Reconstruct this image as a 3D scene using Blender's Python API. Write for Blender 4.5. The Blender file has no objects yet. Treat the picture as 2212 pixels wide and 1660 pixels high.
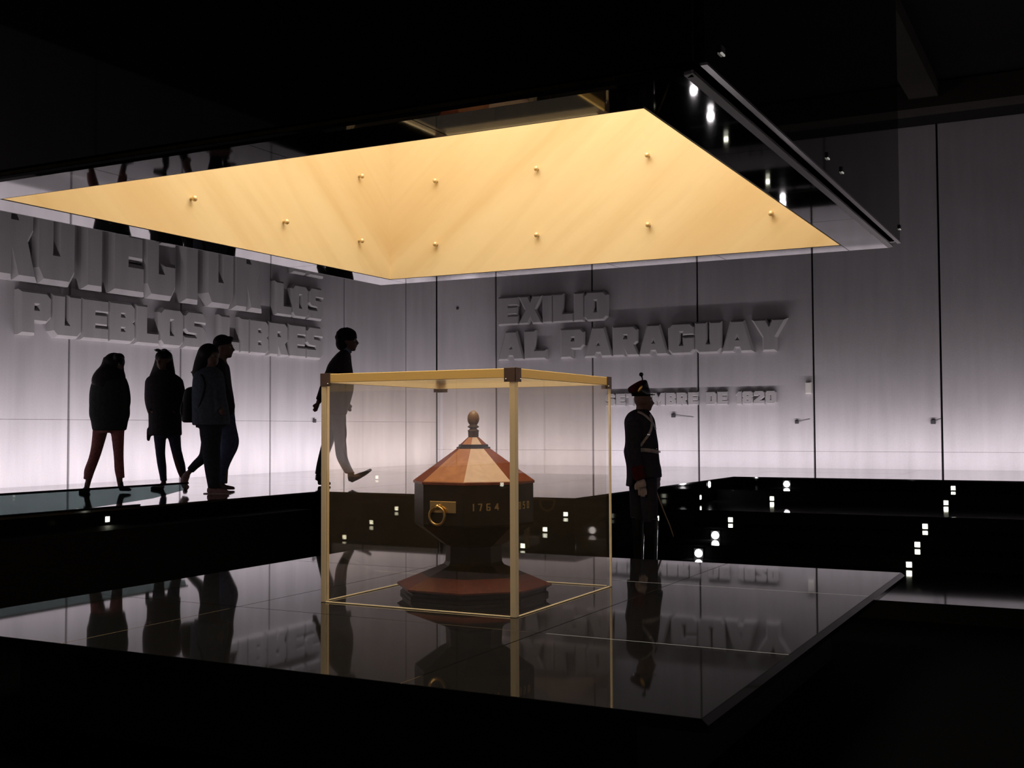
import bpy, bmesh, math, random
from math import sin, cos, pi, radians
from mathutils import Vector, Matrix, Euler
from mathutils.bvhtree import BVHTree

random.seed(7)
S = bpy.context.scene
C = S.collection

# ------------------------------------------------------------------ camera
cam = bpy.data.objects.new('camera', bpy.data.cameras.new('camera'))
C.objects.link(cam); S.camera = cam
cr = Vector((0.88822535, 0.45939061, -0.00399897))
cu = Vector((0.0217345, -0.03332529, 0.9992082))
cf = Vector((-0.4588936, 0.88760897, 0.039585))
M = Matrix.Identity(4)
for i in range(3):
    M[i][0] = cr[i]; M[i][1] = cu[i]; M[i][2] = -cf[i]
M[2][3] = 1.0
cam.matrix_world = M
cam.data.sensor_width = 36.0
cam.data.lens = 2455.2 / 2212 * 36
cam.data.clip_start = 0.05
cam.data.clip_end = 100

# ------------------------------------------------------------------ world, exposure
w = bpy.data.worlds.new('world'); S.world = w; w.use_nodes = True
w.node_tree.nodes['Background'].inputs[0].default_value = (0.9, 0.92, 1, 1)
w.node_tree.nodes['Background'].inputs[1].default_value = 0.0
S.view_settings.view_transform = 'Standard'
S.view_settings.look = 'None'
S.view_settings.exposure = 0.0
S.view_settings.gamma = 1.0
S.view_settings.use_curve_mapping = False

# room extents (metres; top of the granite slab is z = 0)
WX0, WX1, WY0, WY1 = -11.78, 5.5, -9.5, 19.5
GZ = 0.315        # gallery floor
CZ = 5.95         # ceiling
HZ = 2.178        # underside of the hung canopy

# ------------------------------------------------------------------ lights
def area(name, loc, nrm, lx, ly, power, col, xdir, spread=180):
    l = bpy.data.lights.new(name, 'AREA'); l.shape = 'RECTANGLE'; l.size = lx; l.size_y = ly
    l.energy = power; l.color = col; l.spread = radians(spread)
    o = bpy.data.objects.new(name, l); C.objects.link(o)
    z = -Vector(nrm).normalized(); x = Vector(xdir).normalized(); y = z.cross(x)
    m = Matrix.Identity(4)
    for i in range(3):
        m[i][0] = x[i]; m[i][1] = y[i]; m[i][2] = z[i]
    m.translation = Vector(loc); o.matrix_world = m
    return o
WASH = (1.0, 0.915, 0.965)
KL, KF, KB = 12.2, 8.0, 5.2        # watts per metre of wall washer
DW, DL = .85, 1.0
area('wall_washer_left', (WX0 + DL, 5.0, GZ + .03), (-1, 0, .42), 28.4, .06, KL * 28.4, WASH, (0, 1, 0))
area('wall_washer_far', (-3.2, WY1 - DW, GZ + .03), (0, 1, .5), 16.4, .06, KF * 16.4, WASH, (1, 0, 0))
area('wall_washer_back', (-3.2, WY0 + DW, GZ + .03), (0, -1, .5), 16.4, .06, KB * 16.4, WASH, (1, 0, 0))
area('wall_washer_right', (WX1 - DW, 5.0, GZ + .03), (1, 0, .5), 28.4, .06, KB * 28.4, WASH, (0, 1, 0))
# warm lamp panel at the top of the marble light shaft
area('shaft_lamp', (-3.2, 5.68, HZ + 2.75), (0, 0, -1), 3.2, 3.3, 195, (1.0, .92, .77), (1, 0, 0))

# ------------------------------------------------------------------ materials
def mat(name, base=(.5, .5, .5), rough=.5, metal=0, ior=1.5, emit=None, estr=0, spec=.5, alpha=1, coat=0,
        noise=None, bump=0, trans=0, sheen=0):
    m = bpy.data.materials.new(name); m.use_nodes = True
    nt = m.node_tree; b = nt.nodes['Principled BSDF']
    b.inputs['Base Color'].default_value = (*base, 1)
    b.inputs['Roughness'].default_value = rough
    b.inputs['Metallic'].default_value = metal
    b.inputs['IOR'].default_value = ior
    b.inputs['Specular IOR Level'].default_value = spec
    if sheen: b.inputs['Sheen Weight'].default_value = sheen
    if emit:
        b.inputs['Emission Color'].default_value = (*emit, 1); b.inputs['Emission Strength'].default_value = estr
    if noise:
        sc, amt, stretch = noise
        tc = nt.nodes.new('ShaderNodeTexCoord'); mp = nt.nodes.new('ShaderNodeMapping')
        mp.inputs['Scale'].default_value = stretch
        nz = nt.nodes.new('ShaderNodeTexNoise'); nz.inputs['Scale'].default_value = sc; nz.inputs['Detail'].default_value = 6
        nt.links.new(tc.outputs['Object'], mp.inputs[0]); nt.links.new(mp.outputs[0], nz.inputs['Vector'])
        cr_ = nt.nodes.new('ShaderNodeValToRGB')
        cr_.color_ramp.elements[0].position = .3; cr_.color_ramp.elements[1].position = .72
        cr_.color_ramp.elements[0].color = (*[max(0, c * (1 - amt)) for c in base], 1)
        cr_.color_ramp.elements[1].color = (*[min(1, c * (1 + amt)) for c in base], 1)
        nt.links.new(nz.outputs[0], cr_.inputs[0]); nt.links.new(cr_.outputs[0], b.inputs['Base Color'])
        if bump:
            bp = nt.nodes.new('ShaderNodeBump'); bp.inputs['Strength'].default_value = bump; bp.inputs['Distance'].default_value = .01
            nt.links.new(nz.outputs[0], bp.inputs['Height']); nt.links.new(bp.outputs[0], b.inputs['Normal'])
    return m

def concrete(name, base, obj_scale=1.0):
    m = bpy.data.materials.new(name); m.use_nodes = True
    nt = m.node_tree; b = nt.nodes['Principled BSDF']; N = nt.nodes.new; L = nt.links.new
    b.inputs['Roughness'].default_value = .82
    b.inputs['Specular IOR Level'].default_value = .15
    g = N('ShaderNodeNewGeometry')
    def nz(scale, st, detail=5):
        mp = N('ShaderNodeMapping'); mp.inputs['Scale'].default_value = st
        n = N('ShaderNodeTexNoise'); n.inputs['Scale'].default_value = scale; n.inputs['Detail'].default_value = detail
        L(g.outputs['Position'], mp.inputs[0]); L(mp.outputs[0], n.inputs['Vector']); return n
    a = nz(6, (1, 1, .09)); c = nz(1.1, (1, 1, .7)); d = nz(55, (1, 1, 1), 2)
    s1 = N('ShaderNodeMath'); s1.operation = 'MULTIPLY_ADD'; s1.inputs[1].default_value = .36; L(a.outputs[0], s1.inputs[0])
    s2 = N('ShaderNodeMath'); s2.operation = 'MULTIPLY_ADD'; s2.inputs[1].default_value = .34; L(c.outputs[0], s2.inputs[0]); L(s2.outputs[0], s1.inputs[2])
    s3 = N('ShaderNodeMath'); s3.operation = 'MULTIPLY'; s3.inputs[1].default_value = .14; L(d.outputs[0], s3.inputs[0]); L(s3.outputs[0], s2.inputs[2])
    r = N('ShaderNodeValToRGB'); r.color_ramp.elements[0].position = .28; r.color_ramp.elements[1].position = .58
    r.color_ramp.elements[0].color = (*[x * .84 for x in base], 1); r.color_ramp.elements[1].color = (*[x * 1.1 for x in base], 1)
    L(s1.outputs[0], r.inputs[0]); L(r.outputs[0], b.inputs['Base Color'])
    bp = N('ShaderNodeBump'); bp.inputs['Strength'].default_value = .25; bp.inputs['Distance'].default_value = .004
    L(d.outputs[0], bp.inputs['Height']); L(bp.outputs[0], b.inputs['Normal'])
    return m

def marble():
    m = bpy.data.materials.new('honey_marble'); m.use_nodes = True
    nt = m.node_tree; b = nt.nodes['Principled BSDF']; N = nt.nodes.new; L = nt.links.new
    b.inputs['Roughness'].default_value = .45; b.inputs['Specular IOR Level'].default_value = .2
    g = N('ShaderNodeNewGeometry')
    sx = N('ShaderNodeSeparateXYZ'); L(g.outputs['Position'], sx.inputs[0])
    h = N('ShaderNodeMath'); h.operation = 'ADD'; L(sx.outputs[0], h.inputs[0])
    ym = N('ShaderNodeMath'); ym.operation = 'MULTIPLY'; ym.inputs[1].default_value = -1; L(sx.outputs[1], ym.inputs[0]); L(ym.outputs[0], h.inputs[1])
    # veins climb away from the shaft's corner on both walls
    ta = N('ShaderNodeMath'); ta.operation = 'SUBTRACT'
    ab = N('ShaderNodeMath'); ab.operation = 'ABSOLUTE'
    off = N('ShaderNodeMath'); off.operation = 'ADD'; off.inputs[1].default_value = 12.4
    L(h.outputs[0], off.inputs[0]); L(off.outputs[0], ab.inputs[0])
    zz = N('ShaderNodeMath'); zz.operation = 'MULTIPLY'; zz.inputs[1].default_value = 1.25; L(sx.outputs[2], zz.inputs[0])
    L(ab.outputs[0], ta.inputs[0]); L(zz.outputs[0], ta.inputs[1])
    tb = N('ShaderNodeMath'); tb.operation = 'ADD'; L(ab.outputs[0], tb.inputs[0]); L(sx.outputs[2], tb.inputs[1])
    cb = N('ShaderNodeCombineXYZ'); L(ta.outputs[0], cb.inputs[0])
    t2 = N('ShaderNodeMath'); t2.operation = 'MULTIPLY'; t2.inputs[1].default_value = .12; L(tb.outputs[0], t2.inputs[0]); L(t2.outputs[0], cb.inputs[1])
    n1 = N('ShaderNodeTexNoise'); n1.inputs['Scale'].default_value = 1.1; n1.inputs['Detail'].default_value = 4; n1.inputs['Distortion'].default_value = .3
    L(cb.outputs[0], n1.inputs['Vector'])
    n2 = N('ShaderNodeTexNoise'); n2.inputs['Scale'].default_value = 4.5; n2.inputs['Detail'].default_value = 4
    L(cb.outputs[0], n2.inputs['Vector'])
    r = N('ShaderNodeValToRGB'); e = r.color_ramp.elements
    e[0].position = .30; e[0].color = (.65, .475, .26, 1)
    e[1].position = .62; e[1].color = (.74, .60, .37, 1)
    x = e.new(.45); x.color = (.70, .54, .31, 1)
    L(n1.outputs[0], r.inputs[0])
    r2 = N('ShaderNodeValToRGB'); r2.color_ramp.elements[0].position = .32; r2.color_ramp.elements[0].color = (.945, .92, .88, 1)
    r2.color_ramp.elements[1].position = .5; r2.color_ramp.elements[1].color = (1, 1, 1, 1)
    L(n2.outputs[0], r2.inputs[0])
    mx = N('ShaderNodeMix'); mx.data_type = 'RGBA'; mx.blend_type = 'MULTIPLY'; mx.inputs[0].default_value = 1
    L(r.outputs[0], mx.inputs[6]); L(r2.outputs[0], mx.inputs[7]); L(mx.outputs[2], b.inputs['Base Color'])
    return m

def wood(name, a, b_, scale=14):
    m = bpy.data.materials.new(name); m.use_nodes = True
    nt = m.node_tree; b = nt.nodes['Principled BSDF']; N = nt.nodes.new; L = nt.links.new
    b.inputs['Roughness'].default_value = .33
    tc = N('ShaderNodeTexCoord'); mp = N('ShaderNodeMapping'); mp.inputs['Scale'].default_value = (1, 1, .25)
    n = N('ShaderNodeTexNoise'); n.inputs['Scale'].default_value = scale; n.inputs['Detail'].default_value = 8; n.inputs['Distortion'].default_value = 1.2
    L(tc.outputs['Object'], mp.inputs[0]); L(mp.outputs[0], n.inputs['Vector'])
    r = N('ShaderNodeValToRGB'); r.color_ramp.elements[0].position = .35; r.color_ramp.elements[1].position = .65
    r.color_ramp.elements[0].color = (*a, 1); r.color_ramp.elements[1].color = (*b_, 1)
    L(n.outputs[0], r.inputs[0]); L(r.outputs[0], b.inputs['Base Color'])
    return m

def pane_mat(name, dust, dustcol=(.9, .8, .66), rough=.0, tint=(1, 1, 1), ior=1.49):
    m = bpy.data.materials.new(name); m.use_nodes = True
    nt = m.node_tree; N = nt.nodes.new; L = nt.links.new
    for n in list(nt.nodes):
        if n.type == 'BSDF_PRINCIPLED': nt.nodes.remove(n)
    out = nt.nodes['Material Output']
    t = N('ShaderNodeBsdfTransparent'); t.inputs[0].default_value = (*tint, 1)
    g = N('ShaderNodeBsdfGlossy'); g.inputs['Roughness'].default_value = rough
    f = N('ShaderNodeFresnel')
    ge = N('ShaderNodeNewGeometry'); io = N('ShaderNodeMath'); io.operation = 'MULTIPLY_ADD'; io.inputs[1].default_value = 1 / ior - ior; io.inputs[2].default_value = ior
    L(ge.outputs['Backfacing'], io.inputs[0]); L(io.outputs[0], f.inputs['IOR'])   # same reflectance from either side
    m1 = N('ShaderNodeMixShader'); L(f.outputs[0], m1.inputs[0]); L(t.outputs[0], m1.inputs[1]); L(g.outputs[0], m1.inputs[2])
    tr = N('ShaderNodeBsdfTranslucent'); tr.inputs[0].default_value = (*dustcol, 1)
    df = N('ShaderNodeBsdfDiffuse'); df.inputs[0].default_value = (*dustcol, 1)
    ad = N('ShaderNodeMixShader'); ad.inputs[0].default_value = .5; L(tr.outputs[0], ad.inputs[1]); L(df.outputs[0], ad.inputs[2])
    m2 = N('ShaderNodeMixShader'); m2.inputs[0].default_value = dust
    L(m1.outputs[0], m2.inputs[1]); L(ad.outputs[0], m2.inputs[2]); L(m2.outputs[0], out.inputs[0])
    return m

def edge_mat():
    m = bpy.data.materials.new('painted_edge_glow'); m.use_nodes = True
    nt = m.node_tree; N = nt.nodes.new; L = nt.links.new
    b = nt.nodes['Principled BSDF']
    b.inputs['Base Color'].default_value = (.98, .84, .56, 1); b.inputs['Roughness'].default_value = .4  # cream base colour stands in for light piped to the clear edges
    return m

granite = mat('polished_black_granite', (.010, .0095, .009), .035, ior=1.47, noise=(220, .6, (1, 1, 1)))
granite_floor = mat('gallery_granite', (.03, .028, .028), .05, ior=1.5)
granite_dark = mat('black_granite_face', (.004, .004, .0045), .05, ior=1.1, spec=.1)
tread_m = mat('flamed_black_granite', (.006, .006, .007), .6, ior=1.3, spec=.12)
pit_m = mat('honed_black_granite', (.008, .008, .008), .07, ior=1.16, spec=.2)
matte_black = mat('matte_black', (.0035, .0035, .004), .7, spec=.12)
black_void = mat('black_ceiling_paint', (.012, .011, .011), .8, spec=.1)
conc = concrete('board_formed_concrete', (.50, .475, .49))
conc_letter = concrete('cast_concrete_letter', (.45, .43, .435))
marb = marble()
joint_mat = mat('joint_black_backing', (.012, .010, .012), .9, spec=.05)  # black backing behind the open panel joints
lip_metal = mat('brushed_steel_lip', (.45, .42, .42), .28, metal=1)
canopy_gran = mat('canopy_polished_granite', (.006, .0055, .005), .03, ior=1.42)
brass = mat('aged_brass', (.62, .42, .16), .3, metal=1)
bolt_m = mat('marble_fixing_brass', (.75, .58, .32), .35, metal=.4)
led_m = mat('step_led', (1, 1, .9), .4, emit=(1, 1, .80), estr=9)
led_b = mat('step_led_bright', (1, 1, 1), .4, emit=(1, .93, .97), estr=60)
led_body = mat('led_bezel', (.02, .02, .02), .4)
wood_tan = wood('pale_veneer', (.42, .25, .14), (.48, .30, .17))
wood_org = wood('orange_brown_veneer', (.27, .085, .028), (.36, .13, .045))
wood_red = wood('red_brown_veneer', (.15, .030, .012), (.21, .050, .020))
wood_dark = wood('ebonised_wood', (.012, .009, .007), (.02, .014, .010)); wood_dark.node_tree.nodes['Principled BSDF'].inputs['Specular IOR Level'].default_value = .22
pane_m = pane_mat('acrylic_pane', .017, dustcol=(.9, .78, .6), tint=(.985, .968, .94))
edge_top = mat('painted_honey_glow', (.98, .70, .25), .4)  # deeper honey colour stands in for piped light along the top edges
pane_top = pane_mat('acrylic_top_pane', .03, dustcol=(.95, .90, .82))
edge_m = edge_mat()
bracket_m = mat('brown_metal_bracket', (.13, .085, .07), .45, metal=.3)
screw_m = mat('steel_screw', (.8, .8, .8), .2, metal=1)
teal = pane_mat('smoked_teal_glass', .05, dustcol=(.12, .17, .16), tint=(.36, .42, .415), ior=1.25)
white_pl = mat('white_plastic', (.75, .73, .68), .5)
grey_pl = mat('dark_grey_plastic', (.05, .045, .05), .5)

# ------------------------------------------------------------------ helpers
def tag(o, label=None, cat=None, group=None, kind=None):
    if label: o['label'] = label
    if cat: o['category'] = cat
    if group: o['group'] = group
    if kind: o['kind'] = kind
    return o
def empty(name, loc=(0, 0, 0), rz=0, **k):
    o = bpy.data.objects.new(name, None); C.objects.link(o); o.location = loc; o.rotation_euler = (0, 0, rz)
    o.empty_display_size = .1
    return tag(o, **k)
def link(name, me, m, parent=None, smooth=False):
    o = bpy.data.objects.new(name, me); C.objects.link(o)
    if m:
        if isinstance(m, (list, tuple)):
            for q in m: me.materials.append(q)
        elif not me.materials: me.materials.append(m)
    if parent: o.parent = parent
    if smooth:
        for p in me.polygons: p.use_smooth = True
    return o
def fin(bm, name, m, parent=None, smooth=False):
    me = bpy.data.meshes.new(name); bmesh.ops.recalc_face_normals(bm, faces=bm.faces); bm.to_mesh(me); bm.free()
    return link(name, me, m, parent, smooth)
def add_box(bm, x0, x1, y0, y1, z0, z1, bev=0, mi=0):
    vs = [bm.verts.new((x, y, z)) for x in (x0, x1) for y in (y0, y1) for z in (z0, z1)]
    idx = [(0, 1, 3, 2), (4, 6, 7, 5), (0, 4, 5, 1), (2, 3, 7, 6), (0, 2, 6, 4), (1, 5, 7, 3)]
    fs = [bm.faces.new([vs[i] for i in f]) for f in idx]
    for f in fs: f.material_index = mi
    if bev:
        es = list({e for f in fs for e in f.edges})
        bmesh.ops.bevel(bm, geom=es, offset=bev, segments=1, affect='EDGES', profile=.5)
def box(name, x0, x1, y0, y1, z0, z1, m, parent=None, bev=0):
    bm = bmesh.new(); add_box(bm, min(x0, x1), max(x0, x1), min(y0, y1), max(y0, y1), min(z0, z1), max(z0, z1), bev)
    return fin(bm, name, m, parent)
def lathe(name, prof, m, parent=None, n=24, rot=0, smooth=True, loc=(0, 0, 0)):
    bm = bmesh.new(); rings = []
    for (r, z) in prof:
        if r <= 1e-6: rings.append([bm.verts.new((loc[0], loc[1], loc[2] + z))])
        else: rings.append([bm.verts.new((loc[0] + r * cos(rot + 2 * pi * k / n), loc[1] + r * sin(rot + 2 * pi * k / n), loc[2] + z)) for k in range(n)])
    for a, b in zip(rings, rings[1:]):
        for k in range(n):
            k2 = (k + 1) % n
            if len(a) == 1 and len(b) == 1: continue
            if len(a) == 1: bm.faces.new((a[0], b[k], b[k2]))
            elif len(b) == 1: bm.faces.new((a[k], a[k2], b[0]))
            else: bm.faces.new((a[k], a[k2], b[k2], b[k]))
    for rg in (rings[0], rings[-1]):
        if len(rg) > 1: bm.faces.new(rg)
    return fin(bm, name, m, parent, smooth)

# ------------------------------------------------------------------ walls (each concrete panel its own part)
def wall(name, axis, pos, out, joints, zj, a0, a1, shade=conc):
    """axis 'x': wall plane x=pos running along y; out = direction of the room."""
    root = empty(name, (0, 0, 0), kind='structure')
    T = .07
    def slab(nm, u0, u1, z0, z1, d0, d1, m, bev=0):
        if axis == 'x': return box(nm, pos + d0 * out, pos + d1 * out, u0, u1, z0, z1, m, root, bev)
        return box(nm, u0, u1, pos + d0 * out, pos + d1 * out, z0, z1, m, root, bev)
    slab('backing', a0, a1, GZ - .9, CZ, -.25, -T, joint_mat)
    js = [a0] + [j for j in joints if a0 < j < a1] + [a1]
    G = .017
    for u0, u1 in zip(js, js[1:]):
        zs = [GZ - .05] + list(zj) + [CZ]
        for k, (z0, z1) in enumerate(zip(zs, zs[1:])):
            slab('panel', u0 + G, u1 - G, z0 + (.0012 if k else 0), z1 - (.0012 if k < len(zs) - 2 else 0), -T, random.uniform(-.002, 0), shade, .003)
    return root
wall('wall_left', 'x', WX0, 1, [10.37 + 2.0 * k for k in range(-10, 5)], [1.145], WY0, WY1)
wall('wall_far', 'y', WY1, -1, [-2.27 + 2.04 * k for k in range(-5, 5)], [.60], WX0, WX1)
wall('wall_right', 'x', WX1, -1, [10.37 + 2.0 * k for k in range(-10, 5)], [1.145], WY0, WY1)
wall('wall_back', 'y', WY0, 1, [-2.27 + 2.04 * k for k in range(-5, 5)], [.60], WX0, WX1)
ceil = empty('ceiling', kind='structure')
box('soffit', WX0 - .2, WX1 + .2, WY0 - .2, WY1 + .2, CZ, CZ + .3, black_void, ceil)
beam_m = concrete('dark_beam_concrete', (.05, .045, .035))
box('beam', WX0, WX1, 17.1, 17.55, CZ - .35, CZ, beam_m, ceil)
box('beam', -2.35, -1.95, 12.0, 17.1, CZ - .22, CZ, beam_m, ceil)

# ------------------------------------------------------------------ floors
fl = empty('floor', kind='structure')
# (x0,x1,y0,y1) regions of the raised gallery
GX, GY, SX, SY = -7.74, 10.28, -4.62, 15.75
regions = [(WX0, GX, WY0, WY1), (GX, SX, GY, WY1), (SX, 3.5, SY, WY1), (3.5, WX1, WY0, WY1), (GX, 3.5, WY0, -5.5)]
for (x0, x1, y0, y1) in regions:
    box('base', x0, x1, y0, y1, -.60, GZ - .02, granite_dark, fl)
    nx = max(1, round((x1 - x0) / 2.0)); ny = max(1, round((y1 - y0) / 2.0))
    for i in range(nx):
        for j in range(ny):
            xa = x0 + (x1 - x0) * i / nx; xb = x0 + (x1 - x0) * (i + 1) / nx
            ya = y0 + (y1 - y0) * j / ny; yb = y0 + (y1 - y0) * (j + 1) / ny
            box('tile', xa + .002, xb - .002, ya + .002, yb - .002, GZ - .02, GZ + random.uniform(-.0004, 0), granite_floor, fl, .001)
# polished strip of pit floor at the foot of the stair and the sunk matte floor round the slab
pit = empty('floor_pit', kind='structure')
nn = 6
for i in range(nn):
    xa = GX + (3.5 - GX) * i / nn; xb = GX + (3.5 - GX) * (i + 1) / nn
    box('tile', xa + .002, xb - .002, (9.61 if xa > SX - .1 else 9.61), 11.85 if xa >= SX - .5 else GY, -.60, -.40, pit_m, pit, .004)
box('base', GX, 3.5, -5.5, 9.61, -.75, -.55, mat('black_carpet', (.0015, .0015, .0016), .9, spec=.03), pit)
# stair: five risers between the gallery and the pit floor
stair = empty('trim_1', kind='structure')
RY = [15.75, 14.95, 13.05, 12.45, 11.85]
TZ = [GZ - .142 * (k + 1) for k in range(5)]
for k in range(4):
    box('riser', SX, 3.5, RY[k + 1], RY[k] + .02, -.60, TZ[k] - .02, tread_m, stair)
    box('tread', SX, 3.5, RY[k + 1] - .004, RY[k], TZ[k] - .02, TZ[k], pit_m, stair, .002)
ledge = empty('trim_2', kind='structure')
box('step', GX, GX + .42, -5.5, 9.6, -.60, GZ - .142, tread_m, ledge, .003)
bstair = empty('trim_3', kind='structure')
for k in range(4):
    box('step', GX + .42, 3.5, -5.5, -3.6 + .55 * k, -.60, GZ - .142 * (k + 1), granite_dark, bstair, .003)

# ------------------------------------------------------------------ step lights
def led(loc, nrm, label, bright=False, size=.052, round_=False):
    o = empty('step_light', loc, label=label, cat='light', group='small lights set in the stair risers')
    n = Vector(nrm); ang = math.atan2(n.y, n.x)
    o.rotation_euler = (0, 0, ang)
    s = size / 2
    bm = bmesh.new(); add_box(bm, -.01, .006, -s - .012, s + .012, -s - .012, s + .012, .002)
    fin(bm, 'bezel', led_body, o)
    if bright:
        bm = bmesh.new()
        bmesh.ops.create_cone(bm, segments=20, radius1=s, radius2=s * .9, depth=.01, cap_ends=True, matrix=Matrix.Translation((.009, 0, 0)) @ Matrix.Rotation(pi / 2, 4, 'Y'))
        fin(bm, 'lens', led_b, o)
    else:
        bm = bmesh.new(); add_box(bm, .002, .010, -s, s, -s, s, .002); fin(bm, 'lens', led_m, o)
    return o
rows = ['topmost riser', 'second riser from the top', 'third riser down', 'fourth riser down', 'lowest riser']
BR = {(0, 1), (3, 1), (4, 1)}
for r in range(5):
    for c, x in enumerate((-1.71, -3.87, .45, 2.6)):
        b = (r, c) in BR
        zz = TZ[r] + (.05 if b else .038)
        cn = ['right-hand column', 'column beside the guard', 'column mirrored in the glass case', 'column beyond the frame'][c]
        led((x, RY[r] - .001, zz), (0, -1, 0), ('glaring round' if b else 'small square') + ' step light, ' + rows[r] + ', ' + cn, b, .085 if b else .052)
led((SX + .001, 14.22, .105), (1, 0, 0), 'small square light in the stair side wall, upper of two right of the guard', False, .05)
led((SX + .001, 12.62, -.05), (1, 0, 0), 'small square light in the stair side wall, beside the guard\'s knee', False, .05)
led((SX + .001, 14.60, .257), (1, 0, 0), 'added glaring light imitating a step light reflection on the stair side wall, just under the gallery edge', True, .08)  # added lamp in place of the mirror image of a bright step light
led((GX + .001, 7.24, .225), (1, 0, 0), 'lone small light in the dark riser below the left visitors', False, .045)
for x, y, z, wh in [(-7.6, -3.599, .21, 'furthest left'), (-5.9, -3.049, .07, 'above the urn lid'), (-6.8, -2.499, -.07, 'left of the urn bowl'), (-5.4, -1.949, -.215, 'beside the urn neck')]:
    led((x, y, z), (0, 1, 0), 'step light behind the viewer, mirrored in the case ' + wh, False, .055)

# ------------------------------------------------------------------ smoked glass parapet at left gallery edge
par = empty('glass_parapet', (GX - .08, 0, GZ), label='low smoked teal glass kerb with black top edge along the left gallery edge', cat='glass kerb')
bm = bmesh.new()
pts = [(-4.5, 0.0), (6.9, 0.0), (7.44, .030), (7.86, .055), (8.28, .115), (8.30, .170), (-4.5, .170)]
a = [bm.verts.new((-.005, y, z)) for y, z in pts]; b = [bm.verts.new((.005, y, z)) for y, z in pts]
bm.faces.new(a); bm.faces.new(list(reversed(b)))
for i in range(len(pts)):
    j = (i + 1) % len(pts); bm.faces.new((a[i], b[i], b[j], a[j]))
fin(bm, 'glass_sheet', teal, par)
box('top_rail', -.012, .012, -4.5, 8.32, .168, .186, matte_black, par, .002)
box('base_clamp', -.014, .014, -4.5, 7.7, .0005, .012, matte_black, par, .002)

# ------------------------------------------------------------------ granite slab (platform)
plat = empty('granite_platform', (-3.385, 6.02, 0), label='polished black granite platform of square slabs carrying the glass case', cat='platform')
ox, oy = -3.385, 6.02
xs = [-5.53, -4.36, -2.47, -1.24]; ys = [3.81, 5.05, 7.0, 8.23]
for i in range(3):
    for j in range(3):
        box('tile', xs[i] - ox + .0015, xs[i + 1] - ox - .0015, ys[j] - oy + .0015, ys[j + 1] - oy - .0015, -.05, 0, granite, plat, .0022)
bm = bmesh.new()
for q in (((2.146, -.001), (2.168, -.021), (2.168, -.048), (2.146, -.048)),):
    A_ = [bm.verts.new((x, -2.21, z)) for x, z in q]; B_ = [bm.verts.new((x, 2.21, z)) for x, z in q]
    bm.faces.new(A_); bm.faces.new(list(reversed(B_)))
    for i in range(4): bm.faces.new((A_[i], B_[i], B_[(i + 1) % 4], A_[(i + 1) % 4]))
fin(bm, 'bevelled_edge', granite, plat)
box('plinth', -1.75, 1.75, -1.8, 1.8, -.55, -.05, matte_black, plat)

# ------------------------------------------------------------------ hung canopy with marble shaft
can = empty('ceiling_canopy', kind='structure')
OX0, OX1, OY0, OY1 = -5.22, -1.165, 3.60, 7.72
IX0, IX1, IY0, IY1 = -4.93, -1.47, 3.91, 7.46
z0, z1 = HZ, HZ + .03
def band(x0, x1, y0, y1, cuts, ax):
    cs = [(y0 if ax == 'y' else x0)] + cuts + [(y1 if ax == 'y' else x1)]
    for a_, b_ in zip(cs, cs[1:]):
        if ax == 'y': box('underside_panel', x0, x1, a_ + .0015, b_ - .0015, z0, z1, canopy_gran, can, .001)
        else: box('underside_panel', a_ + .0015, b_ - .0015, y0, y1, z0, z1, canopy_gran, can, .001)
band(IX1 + .012, OX1 - .045, OY0, OY1, [4.73, 5.66, 6.55], 'y')
band(OX0 + .03, IX0 - .012, OY0, OY1, [4.73, 5.66, 6.55], 'y')
band(IX0 - .010, IX1 + .010, IY1 + .012, OY1, [-4.0, -3.1, -2.3], 'x')
band(IX0 - .010, IX1 + .010, OY0 + .03, IY0 - .012, [-4.0, -3.1, -2.3], 'x')
# sloped polished lip round the rim
def lip(p0, p1, inner, outer_up):
    bm = bmesh.new()
    P0, P1 = Vector(p0), Vector(p1); n = Vector(outer_up)
    q = [P0, P1, P1 + n, P0 + n]
    vs = [bm.verts.new(v) for v in q]; up = [bm.verts.new(v + Vector((0, 0, .012))) for v in q]
    bm.faces.new(vs); bm.faces.new(list(reversed(up)))
    for i in range(4):
        j = (i + 1) % 4; bm.faces.new((vs[i], up[i], up[j], vs[j]))
    fin(bm, 'rim_lip', inner, can)
lip((OX1 - .045, OY0, HZ), (OX1 - .045, OY1, HZ), lip_metal, (.032, 0, .004))
lip((OX0 + .03, OY0, HZ), (OX0 + .03, OY1, HZ), canopy_gran, (-.03, 0, .004))
lip((OX0, OY0 + .03, HZ), (OX1 - .02, OY0 + .03, HZ), canopy_gran, (0, -.03, .004))
# fascias, set back above the rim
fz0 = HZ + .035
box('fascia_panel', OX1 + .0, OX1 + .03, OY0 + .0, OY1, fz0, CZ, canopy_gran, can, .002)
box('fascia_panel', OX0 - .03, OX0, OY0, OY1, fz0, CZ, canopy_gran, can, .002)
box('fascia_panel', OX0, OX1 - .002, OY0 - .03, OY0, fz0, CZ, canopy_gran, can, .002)
box('fascia_panel', OX0, OX1 - .002, OY1 - .02, OY1, fz0, CZ, canopy_gran, can, .002)
box('edge_trim', OX1 + .012, OX1 + .036, OY0, OY1 + .01, fz0 - .010, fz0 - .001, lip_metal, can)
SH = HZ + 2.8
box('marble_panel', IX0 - .03, IX0, IY0, IY1, HZ + .002, SH, marb, can)
box('marble_panel', IX1, IX1 + .03, IY0, IY1, HZ + .002, SH, marb, can)
box('marble_panel', IX0 - .03, IX1 + .03, IY1, IY1 + .03, HZ + .002, SH, marb, can)
box('marble_panel', IX0 - .03, IX1 + .03, IY0 - .03, IY0, HZ + .002, SH, marb, can)
box('shaft_cap', IX0 - .03, IX1 + .03, IY0 - .03, IY1 + .03, SH, SH + .05, black_void, can)
bolt_me = None
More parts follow.
